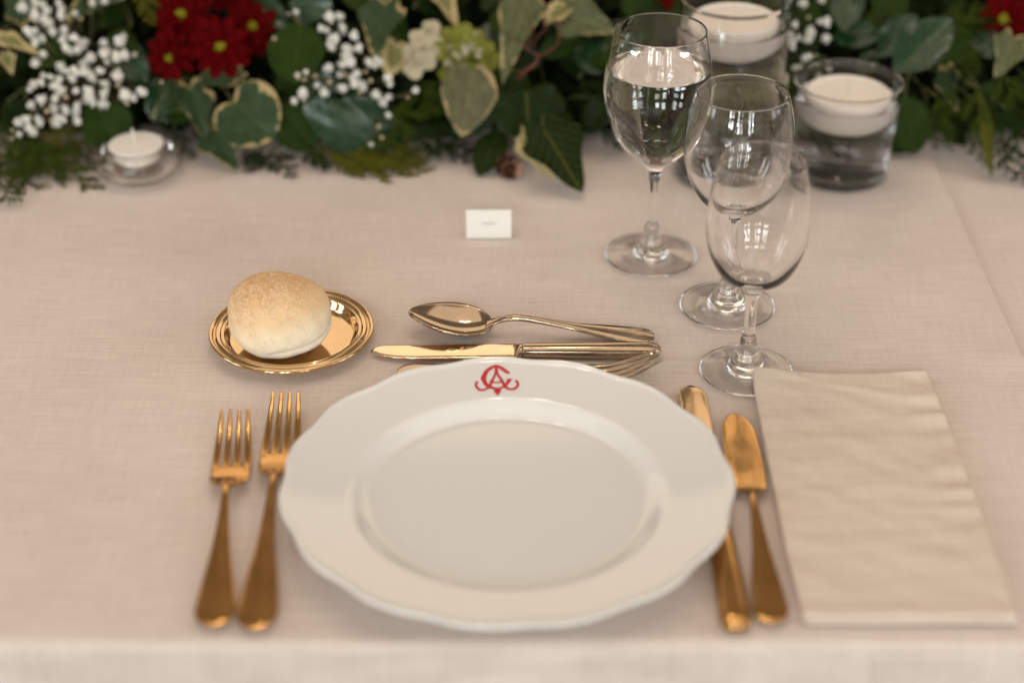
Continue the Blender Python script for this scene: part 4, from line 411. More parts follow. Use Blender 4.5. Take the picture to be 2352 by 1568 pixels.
t, bl, b0, L = knife('dessert_knife', 'dessert knife with bright gilt blade lying crosswise behind the plate', (.102, 1.0400), (-.0971, 1.0413), .0945, .0072, .0092, STEEL, BLADE)
# faint engraved signature on the blade
path = []
for i in range(60):
    s = i / 59; path.append(Vector((.0030 - .004 * s * 0 + .0012 * math.sin(s * 44) * (.5 + .6 * (s > .9)) * -1 - .0015 * s, b0 + .056 - .017 * s, .00565)))
V, F = tube(path, .00010, 4); e = link('engraving', V, F, ENGRAVE, bl)
knife('table_knife', 'gilt table knife lying partly under the plate rim', (.1240, .7510), (.1190, .9986), .108, .0090, .0094, GOLD_SOFT, GOLD, -1)
t, L = place('fish_knife', 'broad gilt fish knife between the plate and the napkin', (.1443, .7585), (.1459, .9649), None)
rows = crom([(0, .0020, .0040, .0006), (.0015, .0052, .0040, .0010), (.005, .0084, .0040, .0013), (.011, .0099, .0041, .0015), (.019, .0098, .0044, .0016), (.036, .0080, .0054, .0017), (.060, .0052, .0074, .0019), (.085, .0034, .0092, .0022), (.104, .0025, .0096, .0024), (.113, .0024, .0086, .0023), (.117, .0034, .0072, .0018)], 4)
V, F = loft(rows); link('handle', V, F, GOLD_SOFT, t)
rows = crom([(.1165, .0034, .0073, .0017), (.119, .0066, .0060, .0012), (.1225, .0104, .0048, .0009), (.128, .0114, .0042, .0008), (.145, .0117, .0040, .0007), (.165, .0116, .0040, .0007), (.180, .0110, .0040, .0007, -.0002), (.190, .0102, .0040, .0006, -.0003), (.197, .0086, .0040, .0005, -.0006), (.2018, .0064, .0040, .0004, -.0009), (.2050, .0036, .0040, .0004, -.0012), (L, .0010, .0040, .0002, -.0012)], 4)
V, F = loft(rows, 20, 3); link('blade', V, F, GOLD_SOFT, t)

# ================================================================== glassware
def goblet(name, label, loc, outer, i_foot, i_bowl, inner, level=None):
    t = thing(name, label, 'glass', (loc[0], loc[1], .0006)); n = 6; D = crom(outer, n); n2 = 96
    V, F = lathe(D[:i_foot * n + 1], n2); link('foot', V, F, GLASS, t)
    V, F = lathe(D[i_foot * n:i_bowl * n + 1], n2); link('stem', V, F, GLASS, t)
    inner = [(r + (.0003 if .004 < r and z < outer[-1][1] - .002 else 0), z) for r, z in inner]; I = crom(inner, n); up = D[i_bowl * n:]
    if level is None: V, F = lathe(up + I, n2); link('bowl', V, F, GLASS, t)
    else:
        k = next(i for i, p in enumerate(I) if p[1] < level); a, b = I[k - 1], I[k]; f = (a[1] - level) / (a[1] - b[1]); w = (a[0] + (b[0] - a[0]) * f, level)
        V, F = lathe(up + I[:k] + [w], n2); link('bowl', V, F, GLASS, t)
        side = [w] + I[k:]; V1, F1 = lathe(list(reversed(side)), n2)
        V2, F2 = lathe([w, (w[0] - .0012, level - .0005), (w[0] - .003, level - .0007), (w[0] * .5, level - .0007), (0, level - .0007)], n2)
        V, F = join([(V1, F1), (V2, F2)]); link('water', V, F, [WATER_SIDE, WATER], t, midx=[0] * len(F1) + [1] * len(F2))
    return t
goblet('water_goblet', 'stemmed goblet nearly full of water, farthest from the plate', (.1050, 1.1839),
 [(0, .0016), (.024, .0012), (.0315, .0002), (.0336, .0006), (.0342, .0016), (.0336, .0025), (.022, .0042), (.0135, .0062), (.0108, .0092), (.0088, .0145), (.0064, .0205), (.0060, .0235), (.0056, .0256), (.0042, .0290), (.0036, .036), (.0034, .045), (.0035, .0553), (.0043, .066), (.0056, .0728), (.0092, .0776), (.0170, .0842), (.0273, .0962), (.0340, .1103), (.0382, .1237), (.0397, .1359), (.0390, .1460), (.0376, .1545), (.0352, .168), (.0330, .1800), (.0328, .1814)],
 12, 18, [(.0324, .1820), (.0319, .1816), (.0318, .1800), (.0340, .168), (.0364, .1545), (.0378, .1460), (.0385, .1359), (.0370, .1237), (.0327, .1110), (.0258, .0985), (.0158, .0885), (.0070, .0840), (0, .0828)], .1537)
goblet('wine_glass', 'empty round wine glass between the goblet and the smaller glass', (.1550, 1.1082),
 [(0, .0016), (.024, .0012), (.0315, .0002), (.0334, .0006), (.0340, .0016), (.0334, .0025), (.022, .0042), (.0145, .0062), (.0116, .0092), (.0090, .0145), (.0066, .0195), (.0058, .0225), (.0054, .0245), (.0044, .0290), (.0040, .038), (.0038, .050), (.0039, .062), (.0045, .070), (.0062, .0755), (.0110, .0788), (.0178, .0825), (.0255, .0900), (.0318, .1010), (.0362, .1150), (.0379, .1293), (.0368, .1440), (.0340, .1580), (.0316, .1660), (.0313, .1672)],
 12, 17, [(.0309, .1678), (.0304, .1674), (.0304, .1660), (.0328, .1580), (.0356, .1440), (.0367, .1293), (.0350, .1150), (.0306, .1018), (.0242, .0918), (.0160, .0850), (.0070, .0824), (0, .0818)])
goblet('wine_glass', 'smaller empty wine glass nearest the napkin and plate', (.1590, 1.0216),
 [(0, .0016), (.022, .0012), (.029, .0002), (.0308, .0006), (.0314, .0016), (.0308, .0025), (.020, .0042), (.0140, .0060), (.0115, .0086), (.0092, .0140), (.0066, .0200), (.0058, .0240), (.0056, .0262), (.0046, .0295), (.0042, .036), (.0040, .045), (.0041, .0545), (.0046, .0605), (.0062, .0650), (.0110, .0692), (.0215, .0765), (.0280, .0868), (.0322, .1000), (.0333, .1130), (.0326, .1280), (.0305, .1450), (.0281, .1580), (.0279, .1592)],
 12, 17, [(.0275, .1598), (.0270, .1594), (.0270, .1580), (.0294, .1450), (.0315, .1280), (.0322, .1130), (.0310, .1000), (.0268, .0885), (.0205, .0795), (.0110, .0725), (.0040, .0702), (0, .0698)])
def jar(name, label, clabel, loc, r0, r1, h, level, ctop):
    t = thing(name, label, 'candle jar', (loc[0], loc[1], .0006)); n2 = 112
    rr = lambda z: r0 + (r1 - r0) * z / h
    out = crom([(0, .0012), (r0 * .7, .0010), (r0 - .006, .0002), (r0 - .002, .0008), (r0 - .0003, .003), (rr(.006), .006), (rr(h * .5), h * .5), (rr(h - .004), h - .004), (r1 + .0002, h - .0012)], 6)
    inn = crom([(r1 - .0008, h), (r1 - .0020, h - .0010), (rr(h - .004) - .0022, h - .004), (rr(h * .75) - .0022, h * .75), (rr(h * .5) - .0022, h * .5), (rr(.014) - .0022, .014), (rr(.010) - .0034, .0098), (r0 * .75, .0078), (0, .0074)], 6)
    k = next(i for i, p in enumerate(inn) if p[1] < level); a, b = inn[k - 1], inn[k]; f = (a[1] - level) / (a[1] - b[1]); w = (a[0] + (b[0] - a[0]) * f, level)
    V, F = lathe(out + inn[:k] + [w], n2); link('glass_wall', V, F, GLASS, t)
    V1, F1 = lathe(list(reversed([w] + inn[k:])), n2)
    V2, F2 = lathe([w, (w[0] - .0008, level - .0006), (w[0] * .6, level - .0008), (0, level - .0008)], n2)
    V, F = join([(V1, F1), (V2, F2)]); link('water', V, F, [WATER_SIDE, WATER], t, midx=[0] * len(F1) + [1] * len(F2))
    c = thing('floating_candle', clabel, 'candle', (loc[0] + .0004, loc[1] - .0006, ctop - .030)); R1 = .0342
    V, F = lathe(crom([(0, 0), (.012, .0002), (.020, .0020), (.0270, .0070), (R1 - .0030, .0150), (R1 - .0004, .0215), (R1, .0262), (R1 - .0006, .0288), (R1 - .0018, .0298), (R1 - .0034, .0298), (R1 - .0050, .0288), (R1 - .0070, .0280), (.016, .0276), (0, .0274)], 5), 96); link('wax', V, F, WAX, c)
    V, F = tube([Vector((0, 0, .0270)), Vector((.0002, 0, .032)), Vector((.0006, 0, .036)), Vector((.0003, 0, .0405))], .0010, 10); link('wick', V, F, WICK, c)
jar('candle_jar', 'short glass jar of water holding a floating candle', 'round white floating candle in the short glass jar', (.2695, 1.3252), .0392, .0430, .0825, .0680, .0745)
jar('candle_jar', 'tall glass cylinder of water behind the wine glasses', 'round white floating candle in the tall glass cylinder', (.1750, 1.3285), .0430, .0432, .1500, .1290, .1355)
th = thing('tealight_holder', 'squat round glass tealight holder in front of the garland', 'candle holder', (-.3065, 1.3225, .0006))
V, F = lathe(crom([(0, .0012), (.016, .0008), (.0215, .0002), (.026, .0012), (.0325, .0070), (.0352, .0135), (.0336, .0205), (.0285, .0250), (.0240, .0262), (.0216, .0266), (.0208, .0260), (.0210, .0252), (.0225, .0240), (.0256, .0220), (.0276, .0185), (.0282, .0140), (.0268, .0098), (.0228, .0066), (.0190, .0060), (.012, .0060), (0, .0060)], 6), 112); link('bowl', V, F, GLASS_T, th)
tl = thing('tealight', 'small white tealight in the squat glass holder', 'candle', (-.3065, 1.3225, .0072))
V, F = lathe(crom([(0, .0050), (.016, .0050), (.0192, .0060), (.0200, .0090), (.0202, .0180), (.0204, .0198), (.0222, .0203), (.0224, .0212), (.0214, .0218), (.0196, .0215), (.010, .0212), (0, .0212)], 5), 80); link('wax', V, F, WAX, tl)
V, F = tube([Vector((-.001, 0, .0195)), Vector((-.0012, 0, .026)), Vector((-.0018, 0, .0345))], .0009, 10); link('wick', V, F, WICK, tl)

# ================================================================== place card
pc = thing('place_card', 'small white folded place card standing behind the spoon', 'card', (-.0178, 1.2120, .0008), R(.8))
def panel(name, y0, y1, h, par):
    w, th_ = .0174, .0003; V = []
    for x in (-w, w):
        for (y, z) in ((y0, 0), (y0 + th_, 0), (y1 + th_, h), (y1, h)): V.append((x, y, z))
    return link(name, V, [(0, 1, 2, 3), (7, 6, 5, 4), (0, 4, 5, 1), (1, 5, 6, 2), (2, 6, 7, 3), (3, 7, 4, 0)], CARD, par, smooth=False)
fp = panel('front_panel', 0, .0058, .0215, pc); panel('back_panel', .0122, .0062, .0213, pc)
path = [Vector((-.0056 + .0002 * i, .0031 - .0004 + .00085 * math.sin(i * .9) * (.55 + .5 * math.sin(i * .33) ** 2) * .27, .0115 + .00085 * math.sin(i * .9) * (.55 + .5 * math.sin(i * .33) ** 2))) for i in range(54)]
V, F = tube(path, .00016, 4); link('handwriting', V, F, INK, fp)

# ================================================================== napkin
nk = thing('napkin', 'folded beige linen napkin beside the knives, touching a glass foot', 'napkin', (.2200, .8850, .0008))
def fold(name, hx, hy, z0, th_, seed, dx=0, dy=0):
    nx, ny = 60, 110; V, F = [], []
    def bend(x, y):
        z = .0050 * math.exp(-(((x + .055) / .035) ** 2 + ((y - .125) / .03) ** 2)) + .0026 * math.exp(-(((x - .058) / .03) ** 2 + ((y - .122) / .035) ** 2))
        return z + .0006 * noise.noise((x * 14 + seed, y * 14, 0))
    for lay in (0, 1):
        for j in range(ny + 1):
            for i in range(nx + 1):
                u = math.sin((-1 + 2 * i / nx) * math.pi / 2); v = math.sin((-1 + 2 * j / ny) * math.pi / 2)
                e = ((1 - abs(u) ** 60) * (1 - abs(v) ** 110)); e = max(e, 0) ** .33
                x = u * hx + dx + .0010 * noise.noise((v * 3, seed, u)) - .0035 * v * 0; x += (.0007 * u + .0010) * (1 - v) / 2; y = v * hy + dy + .0012 * noise.noise((u * 3, seed + 5, 0))
                x += .0015 * (v * v - .3) * (1 if u > 0 else -1) * abs(u) * -1
                w = .0009 * noise.noise((x * 18 + seed, y * 75, 1)) + .0007 * noise.noise((x * 60 + y * 60, y * 30 + seed, 2)) + .0005 * ss(.055, .053, x) * 0 + .0007 * (ss(-.1165, -.1180, y) + ss(.0530, .0545, x))
                rp = .0017 * math.sin(y * 190 + 8 * noise.noise((y * 20, seed, 0))) * ss(.030, .052, x) * ss(-.11, .03, y) + .0007 * math.exp(-((y - .107 + .02 * (x / .06)) / .004) ** 2)
                mid = z0 + th_ * .5 + bend(x, y); z = mid + (th_ * .5 * e + (w + rp) * e if lay == 0 else -th_ * .5 * e)
                V.append((x, y, z))
    m = (nx + 1) * (ny + 1)
    for j in range(ny):
        for i in range(nx):
            q = (j * (nx + 1) + i, j * (nx + 1) + i + 1, (j + 1) * (nx + 1) + i + 1, (j + 1) * (nx + 1) + i); F.append(q); F.append(tuple(m + x for x in reversed(q)))
    link(name, V, F, NAPKIN, nk)
fold('fold', .0590, .1230, .0001, .0022, 2.1, .0010, -.0012); fold('fold', .0596, .1236, .0024, .0020, 9.2, -.0004, -.0004); fold('fold', .0598, .1240, .0046, .0024, 5.4)

# ================================================================== garland
rnd = random.Random(11)
OUT = {'heart': [(0, .02), (.10, -.06), (.34, -.14), (.62, -.12), (.88, .06), (1, .32), (.92, .56), (.64, .80), (.28, .95), (0, 1)],
 'ivy': [(0, .02), (.16, -.08), (.42, -.14), (.60, -.02), (.72, .12), (1, .20), (.94, .36), (.66, .50), (.46, .68), (.24, .88), (0, 1)],
 'ovate': [(0, 0), (.28, .03), (.64, .14), (.93, .34), (.98, .52), (.80, .74), (.44, .91), (.16, .98), (0, 1)],
 'spade': [(0, 0), (.30, -.03), (.70, .08), (.98, .34), (.90, .50), (.58, .76), (.22, .93), (0, 1)],
 'lance': [(0, 0), (.30, .08), (.72, .22), (.98, .44), (.86, .66), (.46, .88), (.16, .97), (0, 1)]}
def leaf_mesh(kind, ln, wd, fold_, curl, seed):
    h = crom(OUT[kind], 4); half = h; full = half + [(-x, y) for x, y in reversed(half[1:-1])]
    V, F, UV, E = [], [], [], []; cx, cy = 0, .42; ks = [0, .3, .55, .75, .88, 1]; n = len(full)
    for k in ks:
        for (x, y) in (full if k else [(0, 0)]):
            if k: px, py = cx + (x - cx) * k, cy + (y - cy) * k
            else: px, py = cx, cy
            X = px * wd / 2; Y = py * ln; wv = .05 * wd * k * k * noise.noise((px * 2.2 + seed, py * 2.6, seed)) * 1.6
            Z = fold_ * abs(X) - fold_ * .3 * wd / 2 - curl * ln * (py - .35) ** 2 + wv
            V.append((X, Y, Z)); UV.append((px * .5 + .5, py)); E.append(k)
    F = [(0, 1 + i, 1 + (i + 1) % n) for i in range(n)]
    for r in range(len(ks) - 2):
        a, b = 1 + r * n, 1 + (r + 1) * n
        for i in range(n): j = (i + 1) % n; F.append((a + i, b + i, b + j, a + j))
    return V, [tuple(reversed(f)) if False else f for f in F], UV, E
def frame(b, t, nrm):
    y = (t - b).normalized(); z = (nrm - y * nrm.dot(y)).normalized(); x = y.cross(z)
    return Matrix(((x.x, y.x, z.x, b.x), (x.y, y.y, z.y, b.y), (x.z, y.z, z.z, b.z), (0, 0, 0, 1)))
SPR = {'ivy_a': ('ivy_sprig', 'variegated ivy sprig with big cream-edged heart leaf beside the tealight holder'),
 'ivy_b': ('ivy_sprig', 'bluish variegated ivy leaf rising over the middle tuft of white flowers'),
 'ivy_c': ('ivy_sprig', 'single pale grey-green leaf hanging below the green hydrangea'),
 'ivy_d': ('ivy_sprig', 'pale ivy sprig on red stems left of the water goblet'),
 'ivy_e': ('ivy_sprig', 'dark green ivy sprig whose pointed leaf lies on the cloth'),
 'ivy_f': ('ivy_sprig', 'cream ivy sprig at the upper left beside the white flowers'),
 'ivy_g': ('ivy_sprig', 'olive and cream ivy sprig above the left tuft of white flowers'),
 'ivy_h': ('ivy_sprig', 'small yellow-green ivy sprig with long olive leaf at the far right'),
 'laurel_a': ('laurel_sprig', 'round flat dark green leaf between red flowers and white flowers'),
 'laurel_b': ('laurel_sprig', 'shiny bluish-green leaves at the front, below the middle white flowers'),
 'laurel_c': ('laurel_sprig', 'dark green broad leaf right behind the tealight'),
 'laurel_d': ('laurel_sprig', 'large glossy ribbed leaves behind the short candle jar'),
 'laurel_e': ('laurel_sprig', 'dark leaves deep in the garland left of the goblet bowl'),
 'laurel_f': ('laurel_sprig', 'dark leaves at the top edge above the round leaf'),
 'laurel_g': ('laurel_sprig', 'dark olive leaves seen through the goblet and tall cylinder')}
roots = {}
for i, (sp, kind, mt, b, tp, wd, nr, fo, cu) in enumerate(LEAVES):
    b, tp, nr = Vector(b), Vector(tp), Vector(nr)
    if sp not in roots:
        nm, lb = SPR[sp]; roots[sp] = (thing(nm, lb, 'ivy' if 'ivy' in nm else 'leaves', b, 0, 'sprigs of leaves in the garland'), [])
    root, pts = roots[sp]; pts.append(b)
    V, F, UV, E = leaf_mesh(kind, (tp - b).length, wd, fo, cu, i * 1.7)
    o = link('leaf', V, F, LM[mt], root, uv=UV, edge=E); o.matrix_local = Matrix.Translation(-root.location) @ frame(b, tp, nr)
for sp, (root, pts) in roots.items():
    c0 = root.location; parts = []
    deep = sum(pts, Vector()) / len(pts) + Vector((0, .05, -.02)); deep.z = max(deep.z, .01)
    for p in pts:
        m = (p + deep) / 2 + Vector((rnd.uniform(-.006, .006), 0, .008)); parts.append(tube([deep - c0, m - c0, p - c0], [.0013, .0011, .0008], 6))
    V, F = join(parts); link('stem', V, F, REDSTEM if sp == 'ivy_d' else STEM, root)
# red stems of the goblet-side ivy, in front of the dark hollow
root = roots['ivy_d'][0]
for pl_, rad in RSTEM:
    V, F = tube([Vector(x) - root.location for x in crom(pl_, 4)], rad * .65, 8); link('stem', V, F, REDSTEM, root)
# --- baby's breath
def gyp_mesh(seed):
    r = random.Random(seed); V, F = [], []
    for k in range(20):
        th_ = math.acos(1 - 1.6 * (k + .5) / 20); ph = k * 2.39996 + r.uniform(-.2, .2)
        d = Vector((math.sin(th_) * math.cos(ph), math.sin(th_) * math.sin(ph), math.cos(th_))); s = d.orthogonal().normalized(); q = d.cross(s); an = r.uniform(0, 6.28)
        a = s * math.cos(an) + q * math.sin(an); b = d.cross(a); o = len(V); L = r.uniform(.72, 1.22); w = r.uniform(.26, .44)
        V += [d * .25, d * L * .72 + a * w + b * .06, d * L + a * w * .7 - b * .05, d * L * 1.04, d * L - a * w * .7 + b * .08, d * L * .72 - a * w - b * .04]; F += [(o, o + 1, o + 2, o + 3), (o, o + 3, o + 4, o + 5)]
    cv, cf = lathe([(0, -.3), (.35, -.15), (.55, .2), (.5, .5), (.3, .7), (0, .78)], 8); o = len(V); V += [Vector(v) for v in cv]; F += [tuple(i + o for i in f) for f in cf]
    me = bpy.data.meshes.new('flower'); me.from_pydata([tuple(v * .0056) for v in V], [], F); me.materials.append(GYP); me.polygons.foreach_set('use_smooth', [True] * len(F)); return me
def bud_mesh():
    V, F = lathe(crom([(0, 0), (.0016, .0008), (.0021, .0026), (.0015, .0044), (0, .0054)], 2), 8); me = bpy.data.meshes.new('bud'); me.from_pydata(V, [], F); me.materials.append(BUD); me.polygons.foreach_set('use_smooth', [True] * len(F)); return me
GM = [gyp_mesh(s) for s in range(4)]; BM = bud_mesh()
for pts, lb in zip(BB, ('large tuft of tiny white flowers above the tealight', 'middle tuft of tiny white flowers beside the round leaf', 'sparse tuft of tiny white flowers behind the two candle jars')):
    P_ = [Vector(p[:3]) for p in pts]; c0 = sum(P_, Vector()) / len(P_) + Vector((0, .07, -.05)); c0.z = max(c0.z, .012)
    root = thing('flower_sprig', lb, 'flowers', c0, 0, 'tufts of small white flowers'); parts = []
    for p, raw in zip(P_, pts):
        d = (Vector((0, 0, .656)) - p).normalized() + Vector((rnd.uniform(-.7, .7), rnd.uniform(-.3, .3), rnd.uniform(-.4, .9))); q = d.to_track_quat('Z', 'Y')
        s = raw[3] * .9; M = Matrix.Translation(p - c0) @ q.to_matrix().to_4x4() @ (Matrix.Diagonal((s * rnd.uniform(.62, 1.02), s * rnd.uniform(.62, 1.02), s * rnd.uniform(.7, 1.0), 1)) if s > .55 else Matrix.Scale(s * 1.7, 4))
        inst('flower' if s > .55 else 'bud', rnd.choice(GM) if s > .55 else BM, root, M)
        if rnd.random() < .45:
            p2 = p + Vector((rnd.uniform(-.009, .009), rnd.uniform(-.004, .008), rnd.uniform(-.008, .008))); inst('flower', rnd.choice(GM), root, Matrix.Translation(p2 - c0) @ q.to_matrix().to_4x4() @ Matrix.Scale(rnd.uniform(.35, .55), 4)); parts.append(tube([(p - c0) * .8, p2 - c0], [.0004, .0003], 4))
        mid = (p - c0) * .55 + Vector((rnd.uniform(-.01, .01), 0, rnd.uniform(-.004, .012))); parts.append(tube([Vector((rnd.uniform(-.012, .012), 0, 0)), mid, p - c0], [.0006, .0005, .00035], 4))
    V, F = join(parts); link('stem', V, F, TAN, root)
# --- red daisies
V, F = [], []
for j in range(7):
    s = j / 6; w = .20 * (math.sin(math.pi * min(s * .70 + .10, 1)) ** .8) * (1 if s < .9 else .66)
    for i in range(5):
        u = -1 + i / 2; V.append((u * w, .1 + .9 * s - (.03 * u * u if j == 6 else 0), .05 * u * u + .16 * s * (1 - s) - .06 * s))
for j in range(6):
    for i in range(4): F.append((j * 5 + i, j * 5 + i + 1, (j + 1) * 5 + i + 1, (j + 1) * 5 + i))
pm = bpy.data.meshes.new('petal'); pm.from_pydata(V, [], F); pm.materials.append(PETAL); pm.polygons.foreach_set('use_smooth', [True] * len(F))
ml = ['red daisy-like flower with green centre, topmost of the group of three', 'largest red daisy-like flower, nearest the round leaf', 'red daisy-like flower drooping towards the white flowers', 'shaded red flower behind the largest red flower',
      'red flower seen above the goblet rim', 'red flower at the far right among yellow-green leaves', 'red flower cut by the top edge above the group']
for (cpos, nr, rad), lb in zip(MUMS, ml):
    root = thing('daisy', lb, 'flower', cpos, 0, 'red flowers in the garland'); q = Vector(nr).to_track_quat('Z', 'Y').to_matrix().to_4x4()
    for cnt, sc, tilt, zz, ph in ((11, 1.0, 0, 0, 0), (9, .88, 16, .003, .2), (5, .55, 36, .005, .1)):
        for k in range(cnt):
            a = 2 * math.pi * k / cnt + ph + rnd.uniform(-.08, .08); s = rad * sc * rnd.uniform(.88, 1.06)
            M = q @ Matrix.Translation((0, 0, zz)) @ Matrix.Rotation(a, 4, 'Z') @ Matrix.Rotation(R(tilt + rnd.uniform(-16, 14)), 4, 'X') @ Matrix.Rotation(R(rnd.uniform(-14, 14)), 4, 'Y') @ Matrix.Scale(s, 4)
            inst('petal', pm, root, M)
    V, F = lathe(crom([(rad * .10, -.002), (rad * .21, .001), (rad * .20, .006), (rad * .12, .009), (0, .0098)], 4), 24)
    V = [Vector(v) * (1 + .07 * noise.noise(Vector(v) * 900)) for v in V]; o = link('flower_centre', V, F, DISK, root); o.matrix_local = q @ Matrix.Scale(1.0, 4)
    V, F = tube([Vector((0, 0, 0)), q.to_3x3() @ Vector((0, 0, -.02)), q.to_3x3() @ Vector((0, 0, -.03)) + Vector((0, .02, -.02))], .0014, 6); link('stem', V, F, STEM, root)
# --- hydrangea
V, F = [], []
for j in range(5):
    s = j / 4; w = .62 * math.sin(math.pi * min(.12 + s * .80, 1)) ** .8
    for i in range(5): u = -1 + i / 2; V.append((u * w, s, .12 * u * u - .22 * s * s + .1 * s))
for j in range(4):
    for i in range(4): F.append((j * 5 + i, j * 5 + i + 1, (j + 1) * 5 + i + 1, (j + 1) * 5 + i))
HP = {}
for nm, m in (('white', HYD_W), ('green', HYD_G)):
    me = bpy.data.meshes.new('petal'); me.from_pydata(V, [], F); me.materials.append(m); me.polygons.foreach_set('use_smooth', [True] * len(F)); HP[nm] = me
for nm, lb in (('white', 'creamy white hydrangea florets beside the middle tuft'), ('green', 'lime green hydrangea head above the pale leaf')):
    hs = [h for h in HYD if h[0] == nm]; c0 = sum((Vector(h[1]) for h in hs), Vector()) / len(hs) + Vector((0, .015, -.01)); root = thing('hydrangea', lb, 'flower', c0, 0, 'hydrangea heads')
    parts = []
    for _, p, nr in hs:
        p = Vector(p); q = Vector(nr).to_track_quat('Z', 'Y').to_matrix().to_4x4(); a0 = rnd.uniform(0, 6.28)
        for k in range(4):
            M = Matrix.Translation(p - c0) @ q @ Matrix.Rotation(a0 + k * math.pi / 2 + rnd.uniform(-.15, .15), 4, 'Z') @ Matrix.Rotation(R(rnd.uniform(8, 40)), 4, 'X') @ Matrix.Scale(rnd.uniform(.0085, .0115), 4); inst('petal', HP['white' if rnd.random() < .25 else nm], root, M)
        parts.append(tube([Vector((0, 0, 0)), (p - c0) * .6, p - c0], .0006, 5))
        v, f = lathe([(0, .0018), (.0016, .0006), (.0012, -.0006), (0, -.001)][::-1], 8); parts.append(([q @ Vector(x) + p - c0 + q.to_3x3() @ Vector((0, 0, .001)) for x in v], f))
    V2, F2 = join(parts); link('stem', V2, F2, HP[nm].materials[0], root)
# --- little brown cone at the table edge
a, b = Vector(CONE_P[0]), Vector(CONE_P[1]); root = thing('pine_cone', 'small brown cone lying under the dark ivy leaf', 'cone', a); ax = b - a; q = ax.to_track_quat('Y', 'Z').to_matrix().to_4x4(); Lc = .020
V, F = loft(crom([(0, .002, 0, .002), (.004, .006, 0, .006), (.010, .007, 0, .007), (.016, .005, 0, .005), (Lc, .001, 0, .001)], 3), 10); o = link('core', V, F, CONE, root); o.matrix_local = q
sv = [(-.0024, 0, 0), (.0024, 0, 0), (.0030, .0034, .0010), (0, .0050, .0016), (-.0030, .0034, .0010), (0, .002, .0016)]; sf = [(0, 1, 5), (1, 2, 5), (2, 3, 5), (3, 4, 5), (4, 0, 5)]
sm = []
for m in (CONE, CONE_T):
    me = bpy.data.meshes.new('scale'); me.from_pydata(sv, [], sf); me.materials.append(m); sm.append(me)
for k in range(34):
    y = .0015 + k * .00052; an = k * 2.4; r = .0062 * math.sin(math.pi * min(.15 + y / Lc * .8, 1)) ** .6
    M = q @ Matrix.Translation((r * math.cos(an), y, r * math.sin(an))) @ Matrix.Rotation(-an + math.pi / 2, 4, 'Y') @ Matrix.Rotation(R(38), 4, 'X'); inst('scale', sm[k % 3 == 0], root, M)
# --- conifer sprays
def spray(seed):
    r = random.Random(seed); parts = []
    def chain(p, d, n, L, w):
        pts = [p]; rad = []
        cur = Vector(d)
        for i in range(n):
            cur = (cur + Vector((r.uniform(-.08, .08), 0, r.uniform(-.10, .08)))).normalized(); pts.append(pts[-1] + cur * L / n)
        path, rr = [], []
        for i in range(n):
            for f, k in ((0, .62), (.55, 1.0)):
                path.append(pts[i].lerp(pts[i + 1], f)); rr.append(w * k * (1 - .45 * i / n))
        path.append(pts[-1]); rr.append(w * .2); parts.append(tube(path, rr, 4)); return pts
    main = chain(Vector((0, 0, 0)), Vector((0, 1, 0)), 14, 1, .024)
    for i in range(1, 13):
        if i in (3, 6, 9): continue
        sd = 1 if i % 2 else -1; t = i / 14; L = (.46 * (1 - t) + .12) * r.uniform(.75, 1.1)
        b = chain(main[i], Vector((sd * .75, .72, r.uniform(-.15, .15))), max(4, int(9 * L / .4)), L, .022)
        for k in range(1, len(b) - 1, 1 if i % 3 else 2):
            s2 = 1 if k % 2 else -1; L2 = L * .42 * (1 - k / len(b)) + .03
            dd = Vector((sd * .75, .72, 0)).normalized(); pr = Vector((dd.y, -dd.x, 0)) * s2
            chain(b[k], dd * .75 + pr * .62 + Vector((0, 0, r.uniform(-.2, .2))), 3, L2, .020)
    return join(parts)
SPM = {}
for s in range(3):
    V, F = spray(s + 3)
    for tone in range(3):
        me = bpy.data.meshes.new('frond'); me.from_pydata([tuple(v) for v in V], [], F); me.materials.append(CON[tone]); SPM[s, tone] = me
CG = [([0, 1, 2, 3, 4, 5, 34, 42, 43, 44, 45, 46], 'ragged green conifer sprig reaching onto the cloth left of the tealight'), ([6, 7, 8, 9, 10, 11, 12, 35, 47, 48, 49, 50], 'yellow-green conifer sprig along the front edge below the shiny leaves'),
      ([13, 14, 15, 16, 40, 41], 'dark conifer sprig behind the pale hanging leaf'), ([17, 18, 19], 'dark conifer sprig beside the goblet bowl'), ([20, 21], 'drooping conifer sprig between the white flowers and red flowers'),
      ([22, 23, 24, 25, 26, 27, 28, 29, 30, 36, 56, 57, 58], 'shaggy dark conifer sprig at the far right edge'), ([31, 32, 33, 37, 38, 39, 51, 52, 53, 54, 55], 'olive conifer sprig behind the tall glass cylinder')]
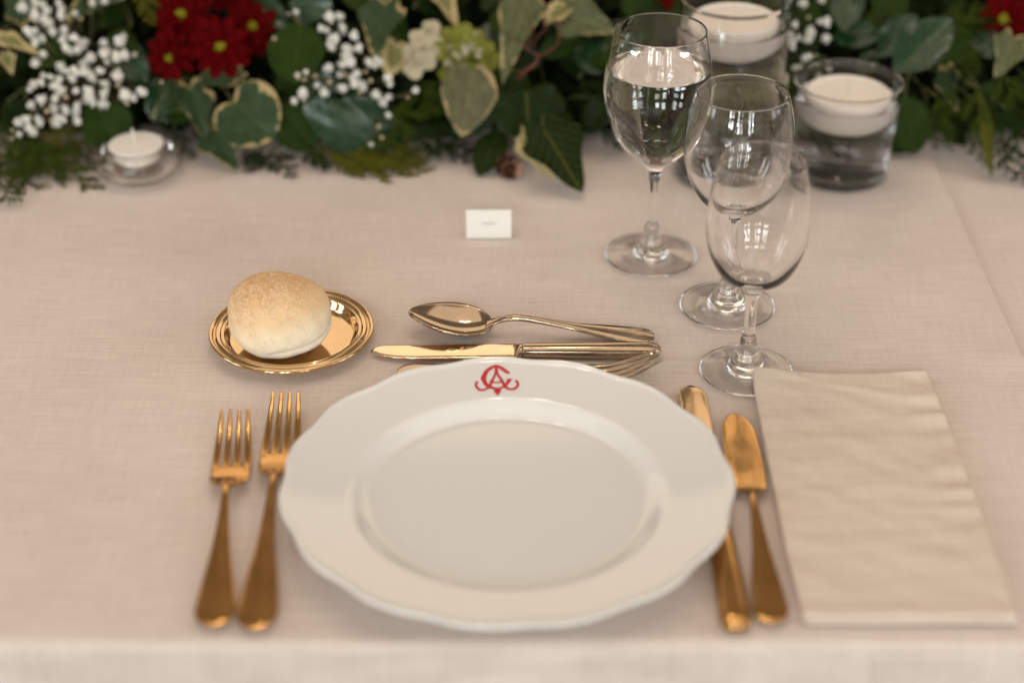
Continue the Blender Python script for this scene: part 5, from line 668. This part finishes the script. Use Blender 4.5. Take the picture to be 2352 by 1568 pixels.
for idx, lb in CG:
    c0 = Vector(CON_P[idx[0]][0]); root = thing('conifer_sprig', lb, 'conifer', c0, 0, 'conifer sprigs in the garland'); parts = []
    for i in idx:
        b, tp, w, tone, nr = CON_P[i]; b, tp, nr = Vector(b), Vector(tp), Vector(nr); L = max((tp - b).length, .03)
        M = Matrix.Translation(-c0) @ frame(b, tp, nr) @ Matrix.Diagonal((L * w, L, L * .8, 1)); inst('frond', SPM[i % 3, tone], root, M)
        back = b + Vector((rnd.uniform(-.01, .01), .035, -.004)); back.z = max(back.z, .004); V, F = tube([back - c0, b - c0], [.0016, .001], 6); link('twig', V, F, STEM, root)
# --- dense filler leaves and added core, coloured dark for shade between the sprigs
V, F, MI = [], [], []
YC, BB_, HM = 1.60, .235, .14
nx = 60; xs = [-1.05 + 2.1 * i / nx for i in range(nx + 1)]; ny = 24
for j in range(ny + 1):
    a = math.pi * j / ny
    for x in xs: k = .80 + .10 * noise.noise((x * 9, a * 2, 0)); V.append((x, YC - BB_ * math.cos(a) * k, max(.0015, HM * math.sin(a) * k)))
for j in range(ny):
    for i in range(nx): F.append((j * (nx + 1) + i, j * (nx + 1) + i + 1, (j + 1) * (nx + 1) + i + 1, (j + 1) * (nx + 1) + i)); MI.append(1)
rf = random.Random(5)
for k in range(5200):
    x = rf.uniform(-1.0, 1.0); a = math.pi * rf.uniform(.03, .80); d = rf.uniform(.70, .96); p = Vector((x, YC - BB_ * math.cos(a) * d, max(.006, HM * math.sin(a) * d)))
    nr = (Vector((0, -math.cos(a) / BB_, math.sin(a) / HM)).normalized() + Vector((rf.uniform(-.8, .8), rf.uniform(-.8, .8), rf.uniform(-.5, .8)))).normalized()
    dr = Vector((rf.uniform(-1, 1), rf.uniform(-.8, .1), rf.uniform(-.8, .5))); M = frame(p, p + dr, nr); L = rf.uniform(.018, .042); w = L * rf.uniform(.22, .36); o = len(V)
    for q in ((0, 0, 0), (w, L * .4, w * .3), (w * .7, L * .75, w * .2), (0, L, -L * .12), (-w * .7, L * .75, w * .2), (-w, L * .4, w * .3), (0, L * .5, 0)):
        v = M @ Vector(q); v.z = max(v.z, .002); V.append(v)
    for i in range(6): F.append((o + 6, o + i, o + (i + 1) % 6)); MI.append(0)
fo = link('foliage', V, F, [FILL, SHADE_CORE], smooth=False, midx=MI); tag(fo, 'dark leafy filling packed through the garland', 'foliage', kind='stuff')
